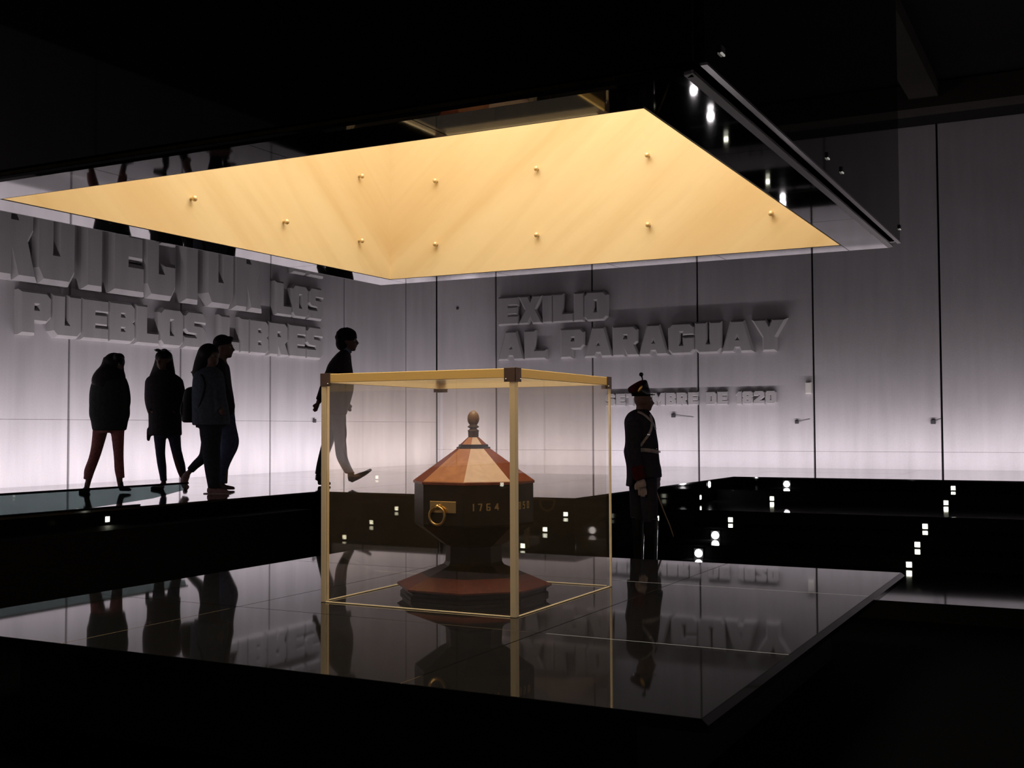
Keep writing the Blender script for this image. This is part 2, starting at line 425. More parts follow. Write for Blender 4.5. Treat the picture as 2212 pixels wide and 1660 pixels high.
def bolt(loc, n):
    global bolt_me
    if bolt_me is None:
        o = lathe('bolt', [(.009, 0), (.009, .022), (.017, .025), (.019, .033), (.015, .042), (.008, .047), (0, .048)], bolt_m, can, 16)
        bolt_me = o.data
    else:
        o = link('bolt', bolt_me, None, can, True)
    o.location = loc; o.rotation_euler = Vector(n).to_track_quat('Z', 'Y').to_euler()
for z in (2.42, 2.91, 3.40, 3.9):
    for k in range(4):
        yy = 4.36 + .89 * k; xx = -4.5 + .865 * k
        bolt((IX0, yy, z), (1, 0, 0)); bolt((IX1, yy, z), (-1, 0, 0))
        bolt((xx, IY1, z), (0, -1, 0)); bolt((xx, IY0, z), (0, 1, 0))
fl_lens = mat('fascia_lens', (1, 1, 1), .4, emit=(1, .95, .85), estr=.28)
for y, lb in ((3.78, 'at its nearest corner'), (5.50, 'nearer of the middle pair'), (5.84, 'further of the middle pair'), (7.70, 'at its far right corner')):
    o = empty('fascia_light', (OX1 + .031, y, HZ + .115), label='tiny light box on the black fascia, ' + lb, cat='light', group='tiny light boxes on the canopy fascia')
    box('housing', -.001, .008, -.021, .021, 0, .026, grey_pl, o, .002)
    box('lens', .001, .007, -.019, .019, -.005, .001, fl_lens, o)

# ------------------------------------------------------------------ relief lettering
GL = {
 'E': (4, [[(0,0),(4,0),(4,1.65),(1.9,1.65),(1.9,2.3),(3.8,2.3),(3.8,3.7),(1.9,3.7),(1.9,4.35),(4,4.35),(4,6),(0,6)]]),
 'X': (4.6, [[(0,0),(1.75,0),(2.3,1.5),(2.85,0),(4.6,0),(3.25,3),(4.6,6),(2.85,6),(2.3,4.6),(1.75,6),(0,6),(1.35,3)]]),
 'I': (1.7, [[(0,0),(1.7,0),(1.7,6),(0,6)]]),
 'L': (3.9, [[(0,0),(3.9,0),(3.9,1.6),(1.8,1.6),(1.8,6),(0,6)]]),
 'O': (4.2, [[(.6,0),(3.6,0),(4.2,.7),(4.2,5.3),(3.6,6),(.6,6),(0,5.3),(0,.7)],[(1.7,1.6),(1.7,4.4),(2.5,4.4),(2.5,1.6)]]),
 'A': (4.8, [[(0,0),(1.7,0),(1.95,.8),(2.85,.8),(3.1,0),(4.8,0),(3.4,6),(1.4,6)],[(2.05,2.2),(2.4,3.5),(2.75,2.2)]]),
 'P': (4.2, [[(0,0),(1.8,0),(1.8,1.9),(3.6,1.9),(4.2,2.6),(4.2,5.3),(3.6,6),(0,6)],[(1.8,3.4),(1.8,4.4),(2.6,4.4),(2.6,3.4)]]),
 'R': (4.4, [[(0,0),(1.8,0),(1.9,1.6),(2.6,0),(4.5,0),(3.6,2.2),(4.2,2.9),(4.2,5.3),(3.6,6),(0,6)],[(1.8,3.4),(1.8,4.4),(2.6,4.4),(2.6,3.4)]]),
 'G': (4.2, [[(.6,0),(3.6,0),(4.2,.7),(4.2,3.1),(2.5,3.1),(2.5,1.5),(1.7,1.5),(1.7,4.5),(2.5,4.5),(2.5,3.9),(4.2,3.9),(4.2,5.3),(3.6,6),(.6,6),(0,5.3),(0,.7)]]),
 'U': (4.2, [[(.6,0),(3.6,0),(4.2,.7),(4.2,6),(2.5,6),(2.5,1.6),(1.7,1.6),(1.7,6),(0,6),(0,.7)]]),
 'Y': (4.8, [[(1.5,0),(3.3,0),(3.3,2.6),(4.9,6),(3.0,6),(2.4,4.6),(1.8,6),(-.1,6),(1.5,2.6)]]),
 'S': (4.1, [[(0,0),(3.5,0),(4.1,.7),(4.1,3.0),(3.5,3.6),(1.8,3.7),(1.8,4.4),(4.1,4.4),(4.1,5.3),(3.5,6),(.6,6),(0,5.3),(0,3.1),(.6,2.5),(2.3,2.35),(2.3,1.6),(0,1.6)]]),
 'T': (4.2, [[(1.2,0),(3.0,0),(3.0,4.3),(4.2,4.3),(4.2,6),(0,6),(0,4.3),(1.2,4.3)]]),
 'B': (4.1, [[(0,0),(3.5,0),(4.1,.6),(4.1,2.6),(3.7,3.05),(4.1,3.5),(4.1,5.4),(3.5,6),(0,6)],[(1.75,1.5),(1.75,2.2),(2.5,2.2),(2.5,1.5)],[(1.75,3.8),(1.75,4.5),(2.5,4.5),(2.5,3.8)]]),
 'M': (5.4, [[(0,0),(1.6,0),(1.6,3.2),(2.7,1.2),(3.8,3.2),(3.8,0),(5.4,0),(5.4,6),(3.9,6),(2.7,3.7),(1.5,6),(0,6)]]),
 'C': (4.1, [[(.6,0),(3.5,0),(4.1,.7),(4.1,2.1),(2.5,2.1),(2.5,1.5),(1.7,1.5),(1.7,4.5),(2.5,4.5),(2.5,3.9),(4.1,3.9),(4.1,5.3),(3.5,6),(.6,6),(0,5.3),(0,.7)]]),
 'D': (4.2, [[(0,0),(3.4,0),(4.2,.9),(4.2,5.1),(3.4,6),(0,6)],[(1.7,1.6),(1.7,4.4),(2.4,4.4),(2.4,1.6)]]),
 '1': (2.0, [[(.4,0),(2.1,0),(2.1,6),(1,6),(0,4.9),(0,4.2),(.4,4.3)]]),
 '8': (4.1, [[(.6,0),(3.5,0),(4.1,.6),(4.1,2.6),(3.7,3.05),(4.1,3.5),(4.1,5.4),(3.5,6),(.6,6),(0,5.4),(0,3.5),(.4,3.05),(0,2.6),(0,.6)],[(1.7,1.5),(1.7,2.2),(2.4,2.2),(2.4,1.5)],[(1.7,3.8),(1.7,4.5),(2.4,4.5),(2.4,3.8)]]),
 '2': (4.1, [[(0,0),(4.1,0),(4.1,1.5),(2.2,1.5),(4.1,3.4),(4.1,5.3),(3.5,6),(.6,6),(0,5.3),(0,4.0),(1.7,4.0),(1.7,4.5),(2.4,4.5),(2.4,3.7),(0,1.5)]]),
 '0': (4.1, [[(.6,0),(3.5,0),(4.1,.7),(4.1,5.3),(3.5,6),(.6,6),(0,5.3),(0,.7)],[(1.7,1.6),(1.7,4.4),(2.4,4.4),(2.4,1.6)]]),
 '7': (3.9, [[(.9,0),(2.7,0),(3.9,4.5),(3.9,6),(0,6),(0,4.5),(2.1,4.5)]]),
 '6': (4.1, [[(.6,0),(3.5,0),(4.1,.7),(4.1,3.0),(3.5,3.7),(1.7,3.7),(1.7,4.5),(3.9,4.5),(3.9,6),(.6,6),(0,5.3),(0,.7)],[(1.7,1.5),(1.7,2.3),(2.4,2.3),(2.4,1.5)]]),
 '4': (4.2, [[(2.2,0),(3.6,0),(3.6,1.3),(4.2,1.3),(4.2,2.6),(3.6,2.6),(3.6,6),(2.0,6),(0,2.6),(0,1.3),(2.2,1.3)]]),
 '5': (4.1, [[(0,0),(3.5,0),(4.1,.7),(4.1,3.3),(3.5,4),(1.7,4),(1.7,4.6),(3.9,4.6),(3.9,6),(0,6),(0,2.6),(2.4,2.6),(2.4,1.5),(0,1.5)]]),
}
def glyph_mesh(ch, sx, sy, half, bev, off):
    cu_ = bpy.data.curves.new('g', 'CURVE'); cu_.dimensions = '2D'; cu_.fill_mode = 'BOTH'
    for poly in GL[ch][1]:
        sp = cu_.splines.new('POLY'); sp.points.add(len(poly) - 1)
        for p, (x, y) in zip(sp.points, poly): p.co = (x * sx, y * sy, 0, 1)
        sp.use_cyclic_u = True
    cu_.extrude = half; cu_.bevel_depth = bev; cu_.bevel_resolution = 0; cu_.offset = off
    o = bpy.data.objects.new('g', cu_)
    C.objects.link(o); bpy.context.view_layer.update()
    me = bpy.data.meshes.new_from_object(o.evaluated_get(bpy.context.evaluated_depsgraph_get()))
    for p_ in me.polygons: p_.use_smooth = False
    bpy.data.objects.remove(o); bpy.data.curves.remove(cu_)
    return me
def inscription(text, origin, X, Y, Z, width, height, half, bev, m, label, gap=.42, name='wall_inscription', cat='lettering', part='letter'):
    total = 0
    for i, ch in enumerate(text):
        total += (2.4 if ch == ' ' else GL[ch][0]) + (gap if i < len(text) - 1 else 0)
    sx = width / total; sy = height / 6
    root = empty(name, origin, label=label, cat=cat)
    R3 = Matrix((X, Y, Z)).transposed().to_4x4()
    root.matrix_world = Matrix.Translation(origin) @ R3
    x = 0; cache = {}
    for ch in text:
        if ch == ' ': x += 2.4 + gap; continue
        if ch not in cache:
            me = glyph_mesh(ch, sx, sy, half, bev, -bev * .12); me.materials.clear(); me.materials.append(m); cache[ch] = me
        o = link(part, cache[ch], None, root); o.location = (x * sx, 0, 0); o['label'] = ('raised concrete ' if m is conc_letter else 'gilt ') + ('numeral ' if ch.isdigit() else 'letter ') + ch
        x += GL[ch][0] + gap
LX = ((0, 1, 0), (0, 0, 1), (1, 0, 0)); RX = ((1, 0, 0), (0, 0, 1), (0, -1, 0))
h_, b_ = .045, .032
inscription('PROTECTOR', (WX0 + .03, 8.50, 2.89), *LX, 5.46, 1.20, .055, .060, conc_letter, 'tallest raised concrete word PROTECTOR on the left wall, half hidden by the canopy')
inscription('DE', (WX0 + .025, 14.82, 3.60), *LX, .80, .50, h_, b_, conc_letter, 'small raised word DE just under the canopy, above LOS on the left wall')
inscription('LOS', (WX0 + .025, 14.40, 2.87), *LX, 1.23, .50, h_, b_, conc_letter, 'raised concrete word LOS at the right end of the left wall lettering')
inscription('PUEBLOS LIBRES', (WX0 + .025, 9.55, 2.21), *LX, 6.06, .50, h_, b_, conc_letter, 'raised concrete line PUEBLOS LIBRES above the visitors on the left wall')
inscription('EXILIO', (-10.31, WY1 - .025, 3.03), *RX, 2.24, .50, h_, b_, conc_letter, 'raised concrete word EXILIO, top line on the far wall')
inscription('AL PARAGUAY', (-10.31, WY1 - .025, 2.35), *RX, 5.53, .51, h_, b_, conc_letter, 'raised concrete line AL PARAGUAY, middle line on the far wall')
inscription('SETIEMBRE DE 1820', (-8.10, WY1 - .022, 1.425), *RX, 3.15, .215, .022, .012, conc_letter, 'small raised concrete date line SETIEMBRE DE 1820 beside the guard\'s hat', gap=.75)

# ------------------------------------------------------------------ small wall fixtures
def wallbox(name, x, z, w_, h2, d, m, label, wire=None, wall_='far', cat='wall fixture'):
    if wall_ == 'far':
        o = empty(name, (x, WY1, z), label=label, cat=cat, group='small fixtures on the concrete walls')
        box('housing', -w_ / 2, w_ / 2, -d, 0, -h2 / 2, h2 / 2, m, o, .006)
        box('cover', -w_ / 2 + .012, w_ / 2 - .012, -d - .006, -d, -h2 / 2 + .012, h2 / 2 - .012, m, o, .002)
        if wire:
            bm = bmesh.new(); A = Vector((0, -.02, 0)); B = Vector((wire[0], -.006, wire[1])); d_ = (B - A)
            bmesh.ops.create_cone(bm, segments=6, radius1=.0035, radius2=.003, depth=d_.length, matrix=Matrix.Translation((A + B) / 2) @ d_.to_track_quat('Z', 'Y').to_matrix().to_4x4())
            fin(bm, 'cable', grey_pl, o)
    return o
wallbox('sensor_box', -4.39, 1.68, .10, .20, .06, white_pl, 'white rectangular sensor box over the joint right of the lettering')
wallbox('cable_socket', -6.81, 1.23, .07, .07, .04, grey_pl, 'small square socket right of the guard\'s shoulder with a fine cable', (.37, -.03))
wallbox('cable_socket', -4.60, 1.10, .06, .06, .04, grey_pl, 'small square socket with slanted cable, below the white sensor box', (.22, .05))
wallbox('cable_socket', -2.40, 1.09, .075, .075, .04, grey_pl, 'small square socket with short cable, furthest right on the far wall', (.12, .05))
o = empty('cable_socket', (WX0, 15.5, 1.15), label='small dark socket on the left wall joint beside the glass case', cat='wall fixture', group='small fixtures on the concrete walls')
box('housing', 0, .035, -.03, .03, -.03, .03, grey_pl, o, .005); box('cover', .035, .04, -.02, .02, -.02, .02, grey_pl, o, .001)
o = empty('wall_plug', (-12.19 + .9, WY1, 3.40), label='tiny dark plugged hole high on the far wall near the corner', cat='wall fixture')
lathe('cap', [(.03, 0), (.03, .012), (.022, .018), (0, .018)], grey_pl, o, 12).rotation_euler = (pi / 2, 0, 0)

# ------------------------------------------------------------------ glass case
BX0, BX1, BY0, BY1, BH = -4.04, -2.765, 5.385, 6.72, 1.325
case = empty('display_case', ((BX0 + BX1) / 2, (BY0 + BY1) / 2, 0), label='large clear acrylic display case with glowing honey-coloured edges on the granite platform', cat='display case')
hx, hy = (BX1 - BX0) / 2, (BY1 - BY0) / 2
E_ = .036
def pane(name, pts, m):
    bm = bmesh.new(); bm.faces.new([bm.verts.new(p) for p in pts]); return fin(bm, name, m, case)
zt, zb = BH - .052, .012
def slabpane(x0, x1, y0, y1, za, zb_, m=pane_m): return box('pane', x0, x1, y0, y1, za, zb_, m, case)
slabpane(-hx + E_, hx - E_, -hy + .003, -hy + .009, zb, zt)
slabpane(-hx + E_, hx - E_, hy - .009, hy - .003, zb, zt)
slabpane(-hx + .003, -hx + .009, -hy + E_, hy - E_, zb, zt)
slabpane(hx - .009, hx - .003, -hy + E_, hy - E_, zb, zt)
t_ = slabpane(-hx + .014, hx - .014, -hy + .014, hy - .014, BH - .012, BH - .004, pane_top); t_['label'] = 'cream-lit dusty top pane'
for sx_ in (-1, 1):
    for sy_ in (-1, 1):
        w_ = E_ if sy_ == -1 else (.014 if sx_ == 1 else .010)
        box('edge_bar', sx_ * hx, sx_ * (hx - w_), sy_ * hy, sy_ * (hy - w_), .0, BH - .052, pane_m if (sx_, sy_) == (-1, 1) else edge_m, case, .003)
for s in (-1, 1):
    box('edge_bar', -hx, hx, s * hy, s * (hy - .013), BH - .05, BH, edge_top if s < 0 else edge_m, case, .002)
    box('edge_bar', s * hx, s * (hx - .013), -hy + .014, hy - .014, BH - .05, BH, edge_top if s > 0 else edge_m, case, .002)
    box('bottom_edge', -hx + E_, hx - E_, s * hy, s * (hy - .012), 0, .007, edge_m, case, .002)
    box('bottom_edge', s * hx, s * (hx - .012), -hy + E_, hy - E_, 0, .007, edge_m, case, .002)
for sx_ in (-1, 1):
    for sy_ in (-1, 1):
        bm = bmesh.new(); o_ = .004; L_ = .066
        x0, x1 = sorted((sx_ * (hx + o_), sx_ * (hx - L_))); y0, y1 = sorted((sy_ * (hy + o_), sy_ * (hy - L_)))
        xs0, xs1 = sorted((sx_ * (hx + o_), sx_ * hx)); ys0, ys1 = sorted((sy_ * (hy + o_), sy_ * hy))
        add_box(bm, xs0, xs1, y0, y1, BH - .072, BH + .003, .001); add_box(bm, x0, x1, ys0, ys1, BH - .072, BH + .003, .001)
        add_box(bm, x0, x1, y0, y1, BH, BH + .004, .001)
        br = fin(bm, 'bracket', bracket_m, case)
        for ax in ('x', 'y'):
            bm = bmesh.new()
            c = Vector((sx_ * (hx + o_ + .002), sy_ * (hy - .052), BH - .058)) if ax == 'x' else Vector((sx_ * (hx - .052), sy_ * (hy + o_ + .002), BH - .058))
            bmesh.ops.create_uvsphere(bm, u_segments=8, v_segments=6, radius=.005, matrix=Matrix.Translation(c)); fin(bm, 'screw', screw_m, br, True)

# ------------------------------------------------------------------ urn
ux, uy = -3.40, 6.06
view_ang = math.atan2(-uy, -ux)          # direction from the urn to the viewer
rot0 = view_ang - radians(8.8)           # one octagon corner sits a little left of the viewing line
urn = empty('funerary_urn', (ux, uy, .001), label='eight-sided dark wooden funerary urn with striped veneer lid inside the acrylic case', cat='urn')
def octa(name, prof, m, parent=urn, n=8): return lathe(name, prof, m, parent, n, rot0, False)
octa('base_moulding', [(.455, 0), (.455, .018), (.442, .026), (.442, .040), (.462, .050), (.462, .056)], wood_dark)
wood_foot = wood('dark_red_veneer', (.075, .016, .007), (.12, .03, .012))
octa('foot', [(.475, .056), (.475, .066), (.325, .126), (.315, .12)], wood_foot)
octa('foot_shade_ring', [(.32, .118), (.326, .1256), (.175, .186)], wood_dark)  # dark inner ring paints the shade of the urn body onto the foot
# lighter veneer facets on the foot
octa('neck', [(.186, .182), (.174, .20), (.170, .30)], wood_dark)
octa('body', [(.165, .295), (.20, .31), (.362, .425), (.366, .44), (.366, .672)], wood_dark)
octa('lid_rim', [(.350, .670), (.374, .674), (.374, .688), (.366, .692)], wood_red)
lid = empty('lid', (0, 0, 0)); lid.parent = urn
mats8 = [wood_tan, wood_org, wood_red, wood_org, wood_tan, wood_org, wood_red, wood_red]
def facet(k, r0, za, r1, zb_, m, nm='facet', th=.008, par=None):
    a0, a1 = rot0 + pi / 4 * k, rot0 + pi / 4 * (k + 1)
    bm = bmesh.new()
    q = [Vector((r * cos(a), r * sin(a), z)) for r, a, z in ((r0, a0, za), (r0, a1, za), (r1, a1, zb_), (r1, a0, zb_))]
    n = (q[1] - q[0]).cross(q[3] - q[0]).normalized()
    f = [bm.verts.new(v) for v in q]; bk = [bm.verts.new(v - n * th) for v in q]
    bm.faces.new(f); bm.faces.new(list(reversed(bk)))
    for i in range(4):
        j = (i + 1) % 4; bm.faces.new((f[i], bk[i], bk[j], f[j]))
    return fin(bm, nm, m, par or lid)
# facet 0 lies anticlockwise (right of the corner as seen), facet 7 left of it
order = {0: wood_tan, 7: wood_org, 1: wood_red, 6: wood_red, 2: wood_org, 3: wood_tan, 4: wood_org, 5: wood_tan}
lbl = {wood_tan: 'pale tan veneer facet', wood_org: 'orange-brown veneer facet', wood_red: 'red-brown veneer facet'}
for k in range(8):
    f_ = facet(k, .368, .692, .100, .884, order[k]); f_['label'] = lbl[order[k]]
    f_ = facet(k, .084, .905, .034, .950, order[k], 'cap_facet'); f_['label'] = lbl[order[k]]
octa('lid_band', [(.104, .878), (.104, .890), (.092, .893), (.090, .906), (.060, .908)], wood_dark)
fin_m = wood('finial_wood', (.05, .03, .02), (.09, .05, .03)); egg_m = wood('finial_tip', (.16, .08, .04), (.22, .12, .06))
lathe('finial', [(.030, .948), (.032, .955), (.032, .984), (.036, .990), (.026, .997), (.020, 1.004), (.034, 1.010), (.034, 1.016), (.022, 1.024), (.027, 1.032)], fin_m, urn, 24)
lathe('finial_tip', [(.026, 1.030), (.034, 1.045), (.037, 1.062), (.033, 1.085), (.022, 1.102), (.008, 1.112), (0, 1.113)], egg_m, urn, 24)
# handles (one on every second side facet) and gilt dates
def facet_frame(k, z, r=.366):
    a = rot0 + pi / 4 * (k + .5); ap = r * cos(pi / 8)
    n = Vector((cos(a), sin(a), 0)); t = Vector((-sin(a), cos(a), 0))
    m = Matrix.Identity(4)
    for i in range(3): m[i][0] = t[i]; m[i][1] = (0, 0, 1)[i]; m[i][2] = n[i]
    m.translation = n * ap + Vector((0, 0, z)); return m
for k in (7, 3):
    m = facet_frame(k, .545)
    h = empty('ring_handle'); h.parent = urn; h.matrix_local = m
    bm = bmesh.new(); add_box(bm, -.09, .09, -.034, .034, 0, .008, .002); fin(bm, 'back_plate', brass, h)
    bm = bmesh.new(); bmesh.ops.create_uvsphere(bm, u_segments=14, v_segments=8, radius=.018, matrix=Matrix.Translation((-.030, .0, .018))); fin(bm, 'boss', brass, h, True)
    bm = bmesh.new(); R_, r_ = .052, .008; rg = []
    for i in range(28):
        a = 2 * pi * i / 28; rg.append([bm.verts.new((-.030 + (R_ + r_ * cos(b)) * cos(a), -.050 + (R_ + r_ * cos(b)) * sin(a), .022 + r_ * sin(b))) for b in [2 * pi * j / 10 for j in range(10)]])
    for i in range(28):
        for j in range(10): bm.faces.new((rg[i][j], rg[(i + 1) % 28][j], rg[(i + 1) % 28][(j + 1) % 10], rg[i][(j + 1) % 10]))
    fin(bm, 'ring', brass, h, True)
def gilt(text, k, z, off, width, height=.048):
    m = facet_frame(k, z)
    h = empty('date'); h.parent = urn; h.matrix_local = m; h['label'] = 'gilt numerals ' + text
    tot = sum(GL[c][0] for c in text) + 2.6 * (len(text) - 1); sx = width / tot; x = -width / 2 + off
    for c in text:
        me = glyph_mesh(c, sx, height / 6, .0015, .0, -.0026); me.materials.clear(); me.materials.append(brass)
        o = link('numeral', me, None, h); o.location = (x, 0, .0015); x += (GL[c][0] + 2.6) * sx
gilt('1764', 0, .522, -.01, .165); gilt('1850', 1, .522, 0, .165)

# ------------------------------------------------------------------ figures
SK = mat('skin', (.14, .078, .056), .6)
def cloth(name, col, rough=.85): return mat(name, col, rough, spec=.15, noise=(30, .25, (1, 1, 1)))
def crom(p, n):
    out = []
    for i in range(len(p) - 1):
        a, b, c, d = p[max(i - 1, 0)], p[i], p[i + 1], p[min(i + 2, len(p) - 1)]
        for k in range(n):
            t = k / n
            out.append([.5 * ((2 * b[j]) + (-a[j] + c[j]) * t + (2 * a[j] - 5 * b[j] + 4 * c[j] - d[j]) * t * t + (-a[j] + 3 * b[j] - 3 * c[j] + d[j]) * t ** 3) for j in range(len(b))])
    out.append(list(p[-1])); return out
class Body:
    """collects tubes in a figure's own frame (x to its side, y depth, z up), then fuses them to one skin."""
    def __init__(s, u0, v0, sc): s.u0, s.v0, s.sc = u0, v0, sc; s.bm = bmesh.new()
    def P(s, u, v, dy=0): return Vector(((u - s.u0) * s.sc, dy, (s.v0 - v) * s.sc))
    def ring_tube(s, rings):
        bm = s.bm; vs = [[bm.verts.new(p) for p in r] for r in rings]; n = len(vs[0])
        for a, b in zip(vs, vs[1:]):
            for k in range(n): bm.faces.new((a[k], a[(k + 1) % n], b[(k + 1) % n], b[k]))
        bm.faces.new(vs[0]); bm.faces.new(list(reversed(vs[-1])))
    def hor(s, pts, n=20, sub=4):
        """horizontal elliptical sections: (u, v, dy, half width px, half depth px)"""
        q = crom(pts, sub); rings = []
        for u, v, dy, a, b in q:
            c = s.P(u, v, dy); rings.append([c + Vector((a * s.sc * cos(2 * pi * k / n), b * s.sc * sin(2 * pi * k / n), 0)) for k in range(n)])
        s.ring_tube(rings); return s
    def tube(s, pts, n=12, sub=4):
        """round sections square to the path: (u, v, dy, radius px)"""
        q = crom(pts, sub); cs = [s.P(a[0], a[1], a[2]) for a in q]; rings = []
        for i, c in enumerate(cs):
            d = (cs[min(i + 1, len(cs) - 1)] - cs[max(i - 1, 0)]).normalized()
            x = d.cross(Vector((0, 1, 0)));
            if x.length < .1: x = d.cross(Vector((1, 0, 0)))
            x.normalize(); y = d.cross(x); r = max(q[i][3], .4) * s.sc
            rings.append([c + (x * cos(2 * pi * k / n) + y * sin(2 * pi * k / n)) * r for k in range(n)])
        s.ring_tube(rings); return s
    def ball(s, u, v, dy, a, b, c, rot=0):
        m = Matrix.Translation(s.P(u, v, dy)) @ Matrix.Rotation(rot, 4, 'Y') @ Matrix.Diagonal((a * s.sc, b * s.sc, c * s.sc, 1))
        bmesh.ops.create_uvsphere(s.bm, u_segments=20, v_segments=12, radius=1, matrix=m); return s
    def done(s, name, m, parent, vox=.011, smooth=5):
        me = bpy.data.meshes.new(name); bmesh.ops.recalc_face_normals(s.bm, faces=s.bm.faces); s.bm.to_mesh(me); s.bm.free()
        o = bpy.data.objects.new(name, me); C.objects.link(o)
        r = o.modifiers.new('r', 'REMESH'); r.mode = 'VOXEL'; r.voxel_size = vox
        sm = o.modifiers.new('s', 'SMOOTH'); sm.factor = .5; sm.iterations = smooth
        bpy.context.view_layer.update()
        me2 = bpy.data.meshes.new_from_object(o.evaluated_get(bpy.context.evaluated_depsgraph_get()))
        bpy.data.objects.remove(o); bpy.data.meshes.remove(me)
        me2.name = name; me2.materials.clear()
        s.bm = bmesh.new()
        return link(name, me2, m, parent, True)
YAW = radians(27.34)
def figure(loc, u0, v0, sc, label, cat='person', nm='person'):
    r = empty(nm, loc, YAW, label=label, cat=cat); return r, Body(u0, v0, sc)
def hand(B, u, v, dy, du, dv, L=36, r=3.0, side=1, spread=1.0, curl=.25):
    """palm and five fingers hanging along (du, dv) from wrist (u, v)"""
    n = math.hypot(du, dv); dx, dz = du / n, dv / n; px, pz = -dz, dx
    B.tube([(u, v, dy, r * 1.0), (u + dx * L * .22, v + dz * L * .22, dy, r * 1.5), (u + dx * L * .42, v + dz * L * .42, dy, r * 1.55), (u + dx * L * .5, v + dz * L * .5, dy, r * 1.3)], 10, 3)
    for k, ln in enumerate((.86, 1.0, .94, .78)):
        o = (k - 1.5) * r * .72 * spread
        B.tube([(u + dx * L * .42 + px * o * .7, v + dz * L * .42 + pz * o * .7, dy - (k - 1.5) * r * .25 * B.sc, r * .52),
                (u + dx * L * (.42 + .33 * ln) + px * o, v + dz * L * (.42 + .33 * ln) + pz * o, dy - (k - 1.5) * r * .25 * B.sc, r * .46),
                (u + dx * L * (.42 + .56 * ln) + px * (o - curl * L * .25 * side), v + dz * L * (.42 + .56 * ln) + pz * (o - curl * L * .25 * side), dy, r * .36)], 8, 3)
    B.tube([(u + dx * L * .15, v + dz * L * .15, dy, r * .7), (u + dx * L * .32 - px * side * r * 1.7, v + dz * L * .32 - pz * side * r * 1.7, dy - .01, r * .58),
            (u + dx * L * .55 - px * side * r * 2.0, v + dz * L * .55 - pz * side * r * 2.0, dy - .012, r * .45)], 8, 3)
def head(B, u, v, dy, h, face=1, turn=1.0):
    """h: chin to crown in px; face 1 looks right; turn 1 = full profile, 0 = towards the viewer"""
    f = face * turn; fy = -math.sqrt(max(0, 1 - turn * turn)) * B.sc
    a = .5 * h
    B.ball(u - f * .05 * h, v - .08 * h, dy, a * .80, a * .80, a * .86)
    B.ball(u + f * .13 * h, v + .17 * h, dy + fy * .13 * h, a * .56, a * .58, a * .66)
    B.ball(u + f * .25 * h, v + .40 * h, dy + fy * .25 * h, a * .24, a * .24, a * .20)             # chin
    B.tube([(u + f * .36 * h, v - .06 * h, dy + fy * .36 * h, h * .035), (u + f * .44 * h, v + .08 * h, dy + fy * .44 * h, h * .05), (u + f * .48 * h, v + .135 * h, dy + fy * .48 * h, h * .048), (u + f * .38 * h, v + .15 * h, dy + fy * .38 * h, h * .05)], 8, 3)   # nose
    B.ball(u + f * .37 * h, v + .24 * h, dy + fy * .37 * h, h * .055, h * .09, h * .028); B.ball(u + f * .36 * h, v + .285 * h, dy + fy * .36 * h, h * .055, h * .08, h * .028)   # lips
    B.ball(u + f * .33 * h, v - .09 * h, dy + fy * .33 * h, h * .07, h * .24, h * .03)             # brow
    for s_ in (-1, 1):
        B.ball(u - f * .04 * h + s_ * (1 - turn) * .4 * h, v + .06 * h, dy + s_ * turn * .39 * h * B.sc, h * .07, h * .035, h * .10)   # ears
    B.tube([(u - f * .08 * h, v + .22 * h, dy, h * .25), (u - f * .13 * h, v + .55 * h, dy, h * .25), (u - f * .14 * h, v + .80 * h, dy, h * .30)], 12, 3)   # neck
def eyes(B, parent, u, v, dy, h, face=1, turn=1.0):
    f = face * turn; fy = -math.sqrt(max(0, 1 - turn * turn)) * B.sc
    for s_ in (-1, 1):
        px = u + f * .31 * h + s_ * (1 - turn) * .16 * h; py = dy + fy * .31 * h + s_ * turn * .14 * h * B.sc
        bm = bmesh.new(); bmesh.ops.create_uvsphere(bm, u_segments=10, v_segments=8, radius=h * .055 * B.sc, matrix=Matrix.Translation(B.P(px, v + .0 * h, py)))
        fin(bm, 'eye', eye_m, parent, True)
eye_m = mat('eye', (.35, .33, .31), .2)
def shoe(B, heel, toe, v, w_=5.2, top=9.5, dy0=0, dy1=0, sole=1.5):
    """heel/toe: u positions; v ground; dy at heel/toe"""
    L_ = toe - heel
    B.tube([(heel + L_ * .04, v - w_ * .95, dy0, w_ * .85), (heel + L_ * .25, v - w_ * .95, dy0 * .75 + dy1 * .25, w_ * .92), (heel + L_ * .55, v - w_ * .80, (dy0 + dy1) / 2, w_ * .78), (heel + L_ * .85, v - w_ * .66, dy0 * .15 + dy1 * .85, w_ * .62), (heel + L_, v - w_ * .5, dy1, w_ * .42)], 12, 4)
    B.tube([(heel + L_ * .16, v - w_ * .9, dy0 * .84 + dy1 * .16, w_ * .8), (heel + L_ * .17, v - top, dy0 * .83 + dy1 * .17, w_ * .72)], 12, 2)
